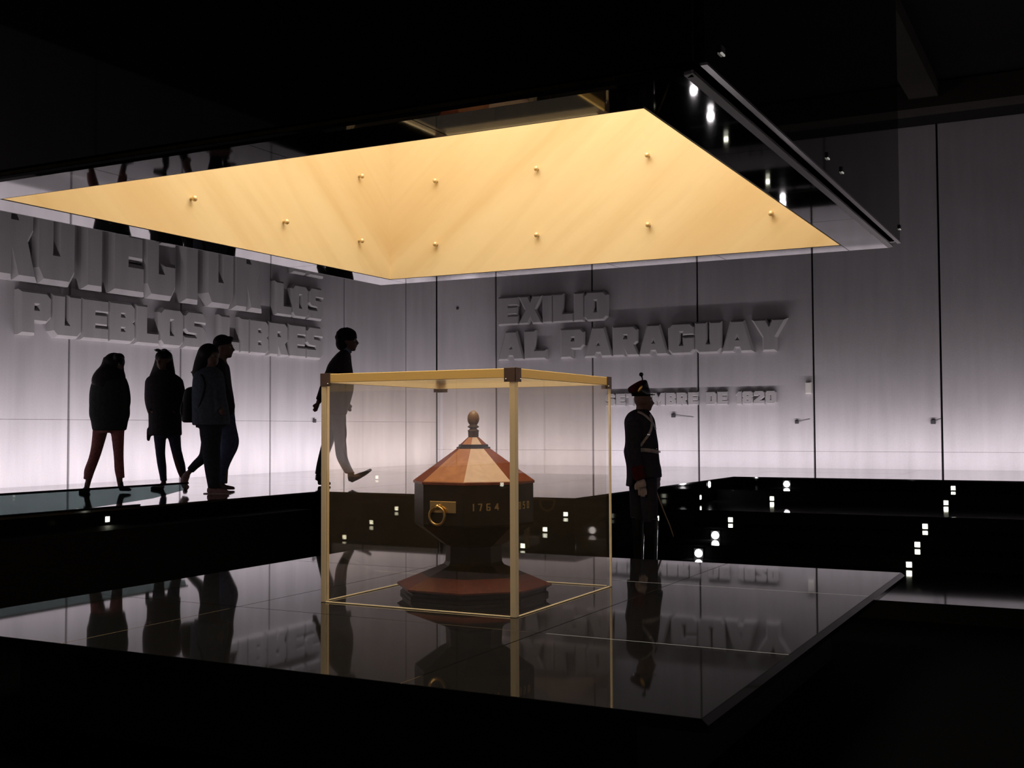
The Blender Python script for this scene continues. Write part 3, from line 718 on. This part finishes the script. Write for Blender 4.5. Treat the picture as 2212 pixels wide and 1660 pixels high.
def soleplate(B, parent, heel, toe, v, w_, dy0, dy1, m, h=1.6):
    bm = bmesh.new(); a = B.P(heel - w_ * .6, v, dy0); b = B.P(toe + w_ * .3, v, dy1); d = b - a; L_ = d.length; ang = math.atan2(d.y, d.x)
    pts = [(0, -.6), (.12, -1), (.4, -.82), (.7, -1.02), (.93, -.7), (1, 0), (.93, .7), (.7, 1.02), (.4, .82), (.12, 1), (0, .6)]
    W_ = w_ * B.sc
    lo = [bm.verts.new((x * L_, y * W_, 0)) for x, y in pts]; hi = [bm.verts.new((x * L_, y * W_, h * B.sc)) for x, y in pts]
    bm.faces.new(lo); bm.faces.new(list(reversed(hi)))
    for i in range(len(pts)):
        j = (i + 1) % len(pts); bm.faces.new((lo[i], lo[j], hi[j], hi[i]))
    bmesh.ops.transform(bm, matrix=Matrix.Translation((a.x, a.y, a.z + .001)) @ Matrix.Rotation(ang, 4, 'Z'), verts=bm.verts)
    return fin(bm, 'sole', m, parent)

# ---- visitor 1: woman, dark jacket, reddish trousers
def visitor1():
    sc = .00520; r, B = figure((-9.832, 9.181, GZ), 229, 1064, sc, 'long-haired woman in dark jacket and dull red cropped trousers, leftmost visitor')
    jk = cloth('dark_green_jacket', (.032, .036, .037)); tr = cloth('dull_red_trousers', (0.299, 0.117, 0.117)); sh = cloth('black_shoe', (0.031, 0.031, 0.034), .5); hr = cloth('dark_hair', (.012, .009, .008), .5)
    head(B, 246, 791, 0, 43, 1, .9)
    B.hor([(234, 815, 0, 22, 14), (234, 870, 0, 26, 17), (234, 915, 0, 24, 17), (234, 930, 0, 17, 13)])
    B.tube([(220, 930, 0, 12), (209, 980, -.01, 9.5), (195, 1030, -.03, 7), (191, 1055, -.03, 4.6)]); B.tube([(249, 930, 0, 12), (255, 985, 0, 8.8), (257, 1030, 0, 7), (260, 1056, 0, 4.6)])
    B.tube([(212, 826, 0, 7), (203, 870, .02, 7), (206, 905, -.03, 5.5)]); B.tube([(257, 826, 0, 7), (267, 868, -.02, 7), (265, 905, -.06, 5.5)])
    hand(B, 206, 905, -.04, .6, 1, 20, 3.2, -1); hand(B, 266, 905, -.06, -.6, 1, 20, 3.2, 1)
    B.done('body', SK, r, .010); eyes(B, r, 246, 791, 0, 43, 1, .9)
    B.hor([(236, 800, 0, 14, 12), (235, 808, 0, 24, 17), (234, 816, 0, 30, 20), (234, 828, 0, 35.5, 24), (234.5, 860, 0, 41, 28), (235, 895, 0, 43, 31), (235, 912, 0, 39, 30), (235, 927, 0, 36.5, 28), (235, 932, 0, 35, 27)])
    B.tube([(210, 822, 0, 10), (204, 842, .01, 12), (201, 872, .02, 11.5), (206, 908, -.03, 9.5)]); B.tube([(260, 822, 0, 10), (266, 842, -.01, 11.5), (270, 872, -.02, 11), (267, 906, -.06, 9)])
    B.done('jacket', jk, r, .012)
    B.hor([(235, 905, 0, 33, 24), (235, 925, 0, 33, 24), (234, 937, 0, 22, 19)]); B.hor([(217, 918, 0, 17, 17), (213, 935, 0, 13.5, 14), (209.5, 965, -.01, 12, 13), (204, 990, -.02, 11, 11.5), (195.5, 1015, -.03, 10.8, 10.5), (193, 1030, -.03, 9.4, 9), (191.5, 1036, -.03, 9.6, 9)])
    B.hor([(253, 918, 0, 17, 17), (252.5, 935, 0, 14, 14), (254, 965, 0, 11.5, 12), (255.5, 990, 0, 10, 11), (257, 1015, 0, 10, 10), (259, 1030, 0, 9, 9), (260, 1034, 0, 9.2, 9)])
    B.done('trousers', tr, r, .011)
    B.tube([(190.5, 1040, -.03, 4.6), (190, 1052, -.03, 5.4)]); shoe(B, 190, 184, 1066, 7.6, 12, .02, -.16); B.done('shoe', sh, r, .009)
    B.tube([(260.5, 1040, 0, 4.6), (261, 1052, 0, 5.6)]); shoe(B, 258, 286, 1062, 6.2, 13, .0, -.06); B.done('shoe', sh, r, .009)
    B.ball(243, 785, .01, 22.5, 21, 20.5); B.hor([(240, 775, .02, 20, 19), (239, 792, .01, 24, 20), (235, 804, .0, 30, 21), (233, 815, .0, 35, 22), (232, 828, .0, 36, 24), (232, 842, -.01, 30, 24)])
    B.ball(256, 776, -.03, 11, 17, 10); B.done('hair', hr, r, .010)
visitor1()
# ---- visitor 2: woman, long dark coat, jeans
def visitor2():
    sc = .00538; r, B = figure((-9.725, 9.966, GZ), 356, 1057, sc, 'woman in long black coat with sunglasses on her head, second visitor from left')
    ct = cloth('black_coat', (0.034, 0.031, 0.036)); jn = cloth('dark_blue_jeans', (0.042, 0.047, 0.083)); sh = cloth('dark_suede_shoe', (0.078, 0.044, 0.042), .6); hr = cloth('brown_black_hair', (.014, .010, .008), .5)
    head(B, 351, 777, 0, 42, -1, .25)
    B.hor([(352, 806, 0, 26, 13), (354, 860, 0, 30, 18), (356, 915, 0, 26, 17), (357, 935, 0, 19, 14)])
    B.tube([(346, 930, 0, 12), (346, 985, -.01, 8.5), (350, 1020, 0, 6.5), (353, 1044, 0, 4.4)]); B.tube([(371, 930, 0, 12), (379, 985, .03, 8.5), (386, 1020, .07, 6.5), (391, 1036, .1, 4.6)])
    B.tube([(321, 822, 0, 9), (319, 860, .02, 8), (330, 890, -.1, 6)]); B.tube([(384, 822, 0, 9), (390, 862, .02, 8), (378, 892, -.1, 6)])
    hand(B, 331, 889, -.10, 1, .15, 18, 3.2, 1); hand(B, 377, 891, -.10, -1, .15, 18, 3.2, -1)
    B.done('body', SK, r, .010); eyes(B, r, 351, 777, 0, 42, -1, .25)
    B.hor([(352, 797, 0, 14, 12), (352, 806, 0, 24, 16), (352, 813, 0, 34, 20), (352.5, 822, 0, 40, 23), (354, 862, 0, 43, 27), (355.5, 890, 0, 37, 27), (355.5, 915, 0, 35.5, 27), (356, 938, 0, 36, 27), (356, 941, 0, 35, 26)])
    B.tube([(322, 822, 0, 11), (320, 862, .02, 11), (331, 890, -.09, 8.5)]); B.tube([(383, 822, 0, 11), (388, 862, .02, 11), (379, 891, -.09, 8.5)])
    B.hor([(322, 925, -.02, 4, 10), (321, 945, -.02, 3.6, 8), (320.5, 953, -.02, 2, 5)])
    B.done('coat', ct, r, .012)
    B.hor([(357, 915, 0, 30, 22), (358, 938, 0, 28, 20), (359, 946, 0, 20, 16)]); B.hor([(345, 930, 0, 14, 16), (344.5, 945, 0, 13, 14), (345.8, 968, -.01, 10.8, 12), (347, 985, -.01, 9.8, 11), (349.5, 1008, 0, 9.4, 9.5), (352, 1028, 0, 7.6, 8), (353.4, 1040, 0, 7.2, 7.5)])
    B.hor([(373, 930, 0, 15, 16), (375, 945, .01, 13.5, 14), (379, 970, .02, 11, 12), (383, 988, .04, 10.2, 11), (387, 1008, .07, 9.6, 9.5), (389, 1024, .09, 7.8, 8)])
    B.done('jeans', jn, r, .011)
    B.tube([(353.5, 1036, 0, 5.2), (353.5, 1048, 0, 6)]); shoe(B, 353, 331, 1058, 6.2, 13, .02, -.10); B.done('shoe', sh, r, .009)
    B.tube([(391, 1022, .1, 5.2), (393, 1040, .12, 6)]); shoe(B, 393, 402, 1057, 6.0, 12, .13, -.02); B.done('shoe', sh, r, .009)
    B.ball(351, 770, .012, 18.5, 20, 17); B.hor([(351, 764, .03, 17, 17), (350, 785, .03, 21.5, 18), (348, 800, .04, 26, 15), (346, 815, .04, 29, 14), (344, 832, .05, 26, 10)])
    B.done('hair', hr, r, .010)
    bm = bmesh.new(); p = B.P(351, 756, -.02)
    for s_ in (-1, 1):
        bmesh.ops.create_uvsphere(bm, u_segments=12, v_segments=8, radius=1, matrix=Matrix.Translation(p + Vector((s_ * .038, -.085, 0))) @ Matrix.Diagonal((.036, .008, .018, 1)))
        add_box(bm, p.x + s_ * .074 - .002, p.x + s_ * .074 + .002, p.y - .085, p.y + .06, p.z - .002, p.z + .003)
    add_box(bm, p.x - .078, p.x + .078, p.y - .092, p.y - .084, p.z + .004, p.z + .009)
    fin(bm, 'sunglasses', mat('sunglasses_plastic', (.01, .01, .01), .15), r)
visitor2()
# ---- visitor 3: woman with backpack
def visitor3():
    sc = .00501; r, B = figure((-8.516, 9.453, GZ), 462, 1067.5, sc, 'woman in dark denim jacket and pinkish sneakers, striding in front of a man')
    dn = cloth('dark_denim', (.070, .088, .115)); tr = cloth('black_trousers', (0.031, 0.034, 0.047)); sn = cloth('dusty_pink_sneaker', (.22, .14, .145), .6); hr = cloth('long_dark_hair', (.013, .009, .008), .5)
    head(B, 455, 771, 0, 44, 1, .7)
    B.hor([(452, 800, 0, 22, 14), (453, 850, 0, 26, 18), (455, 905, 0, 28, 18), (456, 925, 0, 20, 14)])
    B.tube([(458, 930, -.03, 13), (462, 985, -.03, 9), (462, 1040, -.03, 5.5), (462, 1056, -.03, 4.8)]); B.tube([(448, 930, .04, 13), (440, 985, .06, 8.5), (408, 1016, .08, 6), (399, 1030, .09, 4.8)])
    B.tube([(432, 815, .05, 8), (428, 860, .09, 7.5), (440, 895, .1, 6)]); B.tube([(470, 818, -.06, 8), (474, 862, -.08, 7.5), (484, 892, -.12, 6)])
    hand(B, 441, 894, .10, 1, .3, 18, 3.2, 1); hand(B, 481, 889, -.12, .6, .7, 15, 3.0, 1)
    B.done('body', SK, r, .010); eyes(B, r, 455, 771, 0, 44, 1, .7)
    B.hor([(450, 794, 0, 14, 12), (449, 804, 0, 29, 18), (449, 818, 0, 34, 24), (450, 855, 0, 37, 28), (454, 890, 0, 40, 30), (455, 912, 0, 41, 30), (455, 920, 0, 40, 29)])
    B.tube([(431, 817, .05, 10), (427, 860, .09, 10), (439, 893, .1, 8)]); B.tube([(468, 820, -.06, 10), (472, 862, -.08, 10), (480, 889, -.12, 8)])
    B.done('denim_jacket', dn, r, .012)
    B.hor([(455, 905, 0, 34, 24), (454, 925, 0, 32, 23)]); B.hor([(456, 915, -.03, 25, 17), (456, 940, -.03, 23.5, 16), (457, 968, -.03, 20, 14), (459, 1000, -.03, 18, 12.5), (461, 1025, -.03, 16, 11.5), (463, 1045, -.03, 14, 11), (464, 1056, -.03, 13, 10)])
    B.tube([(450, 930, .04, 17), (444, 965, .05, 14), (436, 989, .06, 11.5), (418, 1006, .07, 9.5), (406, 1018, .08, 8.5)])
    B.done('trousers', tr, r, .011)
    B.tube([(459, 1048, -.03, 6), (457, 1056, -.03, 7)]); shoe(B, 448, 498, 1067.5, 7.6, 12, -.02, -.06); B.done('shoe', sn, r, .009)
    soleplate(B, r, 446, 500, 1067.5, 7.2, -.02, -.06, cloth('sole_pale', (.35, .28, .26)))
    B.tube([(402, 1022, .08, 6), (397, 1030, .09, 8), (393, 1040, .09, 8.8), (394, 1051, .09, 7), (402, 1057, .09, 5)]); B.done('shoe', sn, r, .009)
    B.ball(448, 764, .01, 23, 22, 22); B.hor([(446, 755, .02, 20, 20), (440, 778, .02, 22, 19), (434, 795, .02, 20, 17), (429, 808, .02, 17, 14), (427, 822, .02, 11, 10)])
    B.tube([(416, 808, .02, 2.5), (411, 806, .02, 1.4), (408, 803, .02, .8)])
    B.done('hair', hr, r, .010)
    # backpack: a thing of its own
    k, B2 = figure((-8.516, 9.453, GZ), 462, 1067.5, sc, 'dark soft backpack hanging behind the denim-jacketed woman\'s hip', 'backpack', 'backpack')
    bp = cloth('black_nylon', (.012, .012, .014), .6)
    B2.hor([(414, 836, .10, 8, 14), (409, 842, .10, 15, 22), (405, 865, .10, 17, 24), (404, 890, .10, 18, 25), (406, 908, .10, 20, 24), (408, 914, .10, 18, 21)])
    B2.done('bag_body', bp, k, .012)
    B2.hor([(392, 868, .10, 5, 18), (390, 890, .10, 6, 19), (393, 905, .10, 5, 17)]); B2.done('front_pocket', bp, k, .010)
    B2.tube([(411, 842, .02, 2.6), (424, 826, -.03, 2.6), (438, 812, -.1, 2.6), (448, 836, -.135, 2.6), (438, 875, -.13, 2.6), (420, 900, -.06, 2.6)]); B2.done('strap', bp, k, .007)
visitor3()
# ---- visitor 4: man beside her
def visitor4():
    sc = .00525; r, B = figure((-8.918, 10.091, GZ), 487, 1059, sc, 'short-haired man in dark jacket, hand in pocket, half behind the denim-jacketed woman')
    jk = cloth('black_jacket', (0.031, 0.029, 0.039)); jn = cloth('navy_jeans', (0.062, 0.078, 0.146)); sh = cloth('dark_trainer', (0.091, 0.062, 0.068), .6); hr = cloth('short_black_hair', (.010, .008, .008), .6)
    head(B, 482, 747, 0, 47, 1, 1)
    B.hor([(470, 780, 0, 19, 24), (470, 830, 0, 22, 28), (474, 885, 0, 20, 22), (476, 910, 0, 16, 16)])
    B.tube([(482, 910, -.06, 14), (500, 955, -.08, 10), (490, 1005, -.06, 7), (489, 1045, -.05, 5)]); B.tube([(470, 910, .07, 14), (466, 970, .08, 10), (462, 1020, .08, 7), (460, 1046, .08, 5)])
    B.tube([(482, 790, -.12, 9), (490, 840, -.15, 8), (500, 876, -.14, 6)]); B.tube([(464, 790, .13, 9), (458, 840, .15, 8), (470, 880, .14, 6)])
    hand(B, 500, 878, -.12, -.9, .6, 16, 3.0, 1); hand(B, 470, 880, .14, .3, 1, 18, 3.2, 1)
    B.done('body', SK, r, .010); eyes(B, r, 482, 747, 0, 47, 1, 1)
    B.hor([(471, 770, 0, 10, 11), (470, 779, 0, 16, 30), (471, 792, 0, 22, 38), (473, 830, 0, 25, 40), (477, 865, 0, 27, 38), (480, 893, 0, 25, 34), (480, 900, 0, 24, 33)])
    B.tube([(480, 790, -.12, 12), (489, 838, -.16, 12.5), (499, 862, -.17, 12), (503, 880, -.16, 11.5), (495, 893, -.15, 10)]); B.tube([(463, 790, .13, 11), (458, 840, .15, 11), (468, 876, .15, 9)])
    B.done('jacket', jk, r, .012)
    B.hor([(480, 888, 0, 25, 28), (481, 912, 0, 27, 28)]); B.hor([(486, 900, -.05, 22, 20), (491, 925, -.07, 23, 18), (499, 950, -.08, 20.5, 16), (498, 968, -.08, 19, 15), (490, 990, -.07, 16, 14), (484, 1008, -.06, 13.5, 12.5), (480, 1030, -.05, 12, 11), (481, 1044, -.05, 11, 10.5)])
    B.hor([(472, 900, .06, 20, 19), (468, 950, .08, 15, 16), (464, 1000, .08, 12.5, 13), (461, 1040, .08, 11, 11)])
    B.done('jeans', jn, r, .011)
    B.tube([(481, 1038, -.05, 6), (481, 1048, -.05, 7)]); shoe(B, 480, 510, 1058.5, 6.2, 12, -.05, -.05); B.done('shoe', sh, r, .009)
    B.tube([(461, 1036, .08, 6), (461, 1048, .08, 7)]); shoe(B, 458, 490, 1058.5, 6.2, 12, .08, .06); B.done('shoe', sh, r, .009)
    B.ball(478, 737, 0, 20.5, 20.5, 18.5); B.ball(493, 729, 0, 10, 15, 6.5, -.1); B.ball(470, 745, 0, 13, 18.5, 14); B.done('hair', hr, r, .009)
visitor4()
# ---- visitor 5: man walking to the right, partly behind the case
def visitor5():
    sc = .00566; r, B = figure((-8.42, 11.32, GZ), 700, 1051, sc, 'curly-haired man in dark blazer striding behind the left corner of the glass case')
    jk = cloth('brown_black_blazer', (0.044, 0.036, 0.034)); tr = cloth('charcoal_trousers', (.022, .022, .026)); sh = cloth('black_leather_shoe', (.010, .010, .010), .4); hr = cloth('curly_hair', (.014, .010, .009), .8); sl = cloth('pale_blue_shirt', (.20, .23, .33))
    head(B, 748, 737, 0, 46, 1, 1)
    B.hor([(732, 775, 0, 19, 25), (730, 830, 0, 23, 30), (728, 885, 0, 18, 22), (724, 915, 0, 14, 18)])
    B.tube([(730, 915, -.07, 14), (738, 965, -.09, 9.5), (744, 1000, -.09, 7.5), (757, 1026, -.09, 5.2)]); B.tube([(716, 915, .07, 14), (702, 965, .09, 9.5), (690, 1005, .09, 7), (683, 1032, .09, 5)])
    B.tube([(722, 796, -.13, 7), (704, 838, -.17, 7), (689, 872, -.18, 5.5)]); B.tube([(736, 790, .14, 9), (736, 838, .18, 8), (744, 872, .17, 6)])
    hand(B, 688, 872, -.18, -.35, 1, 22, 3.5, -1); hand(B, 744, 872, .17, .2, 1, 20, 3.3, 1)
    B.done('body', SK, r, .010); eyes(B, r, 748, 737, 0, 46, 1, 1)
    B.hor([(742, 757, 0, 9, 12), (738, 766, 0, 15, 26), (734, 777, 0, 20.5, 34), (730, 791, 0, 26, 40), (729, 808, 0, 29.5, 42), (729, 840, 0, 31, 42), (726, 870, 0, 27, 37), (723, 892, 0, 23, 33), (723, 898, 0, 22, 32)])
    B.tube([(722, 793, -.14, 12), (712, 815, -.17, 12), (702, 842, -.18, 11), (691, 868, -.18, 8.5)]); B.tube([(736, 792, .14, 11), (736, 838, .18, 10), (743, 868, .17, 8)])
    B.done('blazer', jk, r, .012)
    B.tube([(741, 766, -.055, 2.6), (747, 772, -.07, 2.6), (753, 785, -.08, 2.2)]); B.hor([(745, 752, 0, 10, 11), (745, 764, 0, 11, 13)]); B.done('shirt_collar', sl, r, .008)
    B.hor([(722, 888, 0, 21, 28), (722, 915, 0, 22, 28)]); B.hor([(727, 905, -.06, 17, 20), (733, 940, -.08, 14.5, 16), (733, 962, -.09, 11.5, 14), (737, 988, -.09, 12, 12.5), (747, 1011, -.09, 11, 11), (755, 1024, -.09, 10.5, 10)])
    B.hor([(716, 905, .06, 17, 20), (709, 935, .08, 14, 16), (699, 965, .09, 12, 14), (689, 1000, .09, 10.5, 12), (684, 1026, .09, 10, 10.5)])
    B.done('trousers', tr, r, .011)
    # front foot: heel strike, toe up
    B.tube([(755, 1020, -.09, 6), (757, 1032, -.09, 7.5), (757, 1041, -.09, 5.5)]); B.tube([(756, 1040, -.09, 4.8), (768, 1032, -.09, 6.8), (786, 1024, -.09, 5.0), (801, 1015, -.09, 3.0)]); B.done('shoe', sh, r, .009)
    B.tube([(682, 1026, .09, 6.5), (681, 1040, .09, 7)]); shoe(B, 680, 709, 1050.5, 6.4, 12, .09, .07); B.done('shoe', sh, r, .009)
    B.ball(744, 727, 0, 23, 23, 19); B.ball(736, 743, 0, 15, 21, 17)
    rnd = random.Random(3)
    for k in range(46):
        a = rnd.uniform(-.3, pi + .55); p = rnd.uniform(-1, 1)
        B.ball(744 + 21 * cos(a) * math.sqrt(1 - p * p * .7), 730 - 18 * sin(a), p * .11, 4, 4, 4)
    B.done('hair', hr, r, .009)
visitor5()

# ---- ceremonial guard
def guard():
    sc = .00441; r, B = figure((-3.88, 10.21, -.40), 1390, 1245, sc, 'uniformed guard with plumed cap, white cross belts and gloves, standing right of the case')
    tn = cloth('midnight_blue_tunic', (.026, .026, .042)); red = cloth('dark_red_cloth', (.055, .006, .009)); blk = mat('black_leather', (.008, .008, .009), .22); wht = cloth('white_leather_belt', (.42, .39, .42), .6); glv = cloth('white_glove', (.36, .31, .33), .8)
    gold = mat('gilt_badge', (.8, .5, .15), .3, metal=1)
    head(B, 1393, 867, 0, 47, 1, 1)
    B.hor([(1384, 896, 0, 26, 36), (1386, 930, 0, 30, 42), (1388, 975, 0, 27, 36), (1386, 1020, 0, 27, 38), (1386, 1040, 0, 24, 34)])
    B.tube([(1382, 1030, .09, 17), (1381, 1090, .09, 13), (1380, 1150, .09, 10), (1380, 1222, .09, 7)]); B.tube([(1398, 1030, -.09, 17), (1403, 1090, -.09, 13), (1404, 1150, -.09, 10), (1405, 1222, -.09, 7)])
    B.tube([(1368, 912, -.19, 13), (1366, 965, -.22, 10.5), (1378, 1030, -.21, 7.5)]); B.tube([(1396, 912, .19, 13), (1404, 970, .21, 10), (1424, 1020, .14, 7.5)])
    B.done('body', SK, r, .010); eyes(B, r, 1392, 866, 0, 47, 1, 1)
    B.hor([(1388, 886, 0, 14, 15), (1384, 894, 0, 24, 36), (1384, 910, 0, 33, 48), (1386, 935, 0, 34, 46), (1388, 960, 0, 36, 40), (1387, 978, 0, 38, 38), (1390, 1000, 0, 37, 42), (1394, 1025, 0, 37, 45), (1395, 1033, 0, 36, 45)])
    B.hor([(1370, 1000, .02, 15, 38), (1366, 1030, .02, 10, 36), (1362, 1052, .02, 8, 33)])
    B.tube([(1367, 912, -.19, 17), (1365, 965, -.22, 15.5), (1372, 1010, -.22, 13)]); B.tube([(1396, 912, .19, 16), (1404, 970, .21, 14), (1420, 1006, .15, 11)])
    tunic = B.done('tunic', tn, r, .012)
    B.tube([(1371, 1006, -.22, 14.5), (1375, 1022, -.22, 14), (1379, 1036, -.22, 12.5)]); B.done('cuff', red, r, .009)
    B.tube([(1419, 1003, .15, 12), (1423, 1016, .14, 11.5), (1425, 1026, .14, 10.5)]); B.done('cuff', red, r, .009)
    hand(B, 1379, 1032, -.215, .16, 1, 42, 6.6, -1, 1.0, .12); B.done('glove', glv, r, .0055, 3)
    hand(B, 1425, 1024, .14, -.02, 1, 38, 5.2, -1, 1.0, .3); B.done('glove', glv, r, .0055, 3)
    B.hor([(1381, 1026, .08, 20, 20), (1381, 1090, .09, 18, 18), (1380, 1128, .09, 16, 16)]); B.hor([(1398, 1026, -.08, 20, 20), (1401, 1090, -.09, 18, 18), (1403, 1128, -.09, 16, 16)])
    B.done('trousers', tn, r, .012)
    for u, dy in ((1380, .09), (1404, -.09)):
        B.hor([(u, 1118, dy, 17, 17), (u, 1124, dy, 16, 16), (u, 1160, dy, 14.5, 15), (u + 1, 1200, dy, 12, 12.5), (u + 1, 1232, dy, 11, 11)]); shoe(B, u - 3, u + 44, 1244.5, 11, 18, dy, dy - .03)
        B.done('boot', blk, r, .009, 6)
    # shako: black body flaring up with red crown hanging back, visor, badge, pompon
    B.hor([(1388, 858, 0, 20.5, 20), (1387, 852, 0, 22, 21.5), (1384, 845, 0, 23.5, 22.5), (1383, 840, 0, 22.5, 22), (1387, 833, 0, 16.5, 20), (1393, 826, 0, 8.5, 15), (1395, 822.5, 0, 4, 10)]); B.done('cap', blk, r, .007, 3)
    B.hor([(1374, 851, 0, 11.5, 21), (1374, 845, 0, 14.5, 24), (1375, 840, 0, 15.5, 24), (1380, 834, 0, 13, 22.5), (1387, 827, 0, 8, 18), (1391, 823, 0, 3.5, 12)]); B.done('cap_crown', red, r, .007, 3)
    B.hor([(1405, 856, 0, 13, 16), (1407, 853.5, 0, 12, 15)]); B.done('visor', blk, r, .005, 2)
    B.tube([(1391, 826, 0, 2.0), (1390.5, 818, 0, 1.7), (1389, 814, 0, 2.2)]); B.ball(1388.4, 810.5, 0, 5, 5, 4.6); B.done('pompon', blk, r, .005, 3)
    bv = BVHTree.FromPolygons([v.co.copy() for v in bpy.data.objects[r.name].children[[c.name.split('.')[0] for c in r.children].index('tunic')].data.vertices], [tuple(p.vertices) for p in tunic.data.polygons])
    def ribbon(name, path, wid, m, off=.006):
        pts = crom(path, 8); bm = bmesh.new(); prev = None; P3 = []
        for i, (u, v) in enumerate(pts):
            a = pts[max(i - 1, 0)]; b = pts[min(i + 1, len(pts) - 1)]; d = Vector((b[0] - a[0], b[1] - a[1])).normalized(); n = Vector((-d.y, d.x)) * wid / 2
            row = []
            for s_ in (-1, 0, 1):
                q = B.P(u + n.x * s_, v + n.y * s_, 0); hit = bv.ray_cast(Vector((q.x, -3, q.z)), Vector((0, 1, 0)))
                y = hit[0].y if hit[0] else None
                row.append((q, y))
            ysv = [t[1] for t in row if t[1] is not None]
            if not ysv: continue
            P3.append([Vector((q.x, (y if y is not None else max(ysv)) - off, q.z)) for q, y in row])
        fr = [[bm.verts.new(p) for p in r_] for r_ in P3]; bk = [[bm.verts.new(p + Vector((0, .005, 0))) for p in r_] for r_ in P3]
        for A, A2, Bk, Bk2 in zip(fr, fr[1:], bk, bk[1:]):
            for j in (0, 1): bm.faces.new((A[j], A[j + 1], A2[j + 1], A2[j])); bm.faces.new((Bk[j], Bk2[j], Bk2[j + 1], Bk[j + 1]))
            bm.faces.new((A[0], A2[0], Bk2[0], Bk[0])); bm.faces.new((A[2], Bk[2], Bk2[2], A2[2]))
        return fin(bm, name, m, r, True)
    ribbon('cross_belt', [(1377, 891), (1388, 897), (1403, 910), (1412, 921), (1417, 929)], 5.2, wht)
    ribbon('cross_belt', [(1404, 897), (1406, 912), (1405, 926), (1399, 940), (1390, 952), (1381, 965)], 5.6, wht)
    ribbon('waist_belt', [(1380, 973), (1392, 973.5), (1405, 975), (1416, 977), (1424, 979)], 8, wht)
    for u, v, s_ in ((1397.5, 940.5, 3.2), (1424, 978, 3.6), (1417, 971, 1.3), (1414, 929, 1.3)):
        q = B.P(u, v, 0); hit = bv.ray_cast(Vector((q.x, -3, q.z)), Vector((0, 1, 0))); y = hit[0].y if hit[0] else -.08
        bm = bmesh.new(); add_box(bm, q.x - s_ * sc, q.x + s_ * sc, y - .016, y - .008, q.z - s_ * .6 * sc, q.z + s_ * .6 * sc, .002); fin(bm, 'buckle', screw_m, r)
    q = B.P(1383, 842, 0); bm = bmesh.new()
    bmesh.ops.create_uvsphere(bm, u_segments=12, v_segments=8, radius=1, matrix=Matrix.Translation((q.x, -.108, q.z)) @ Matrix.Rotation(.45, 4, 'Y') @ Matrix.Diagonal((.016, .008, .040, 1))); fin(bm, 'cap_badge', gold, r, True)
    # sabre
    k, B2 = figure((-3.88, 10.21, -.40), 1390, 1245, sc, 'thin curved sabre scabbard slanting forward from the guard\'s left hand', 'sabre', 'sabre')
    B2.tube([(1421, 1058, .17, 2.2), (1430, 1085, .19, 2.2), (1442, 1115, .2, 2.1), (1453, 1142, .2, 2.0), (1461, 1166, .2, 1.6)]); B2.done('scabbard', mat('dull_brass_scabbard', (.25, .16, .09), .4, metal=1), k, .004, 2)
    B2.tube([(1419, 1050, .165, 1.8), (1415, 1040, .16, 1.8)]); B2.tube([(1424, 1050, .16, 1.2), (1421, 1052, .165, 1.2), (1415, 1053, .17, 1.2)]); B2.done('hilt', gold, k, .004, 2)
guard()
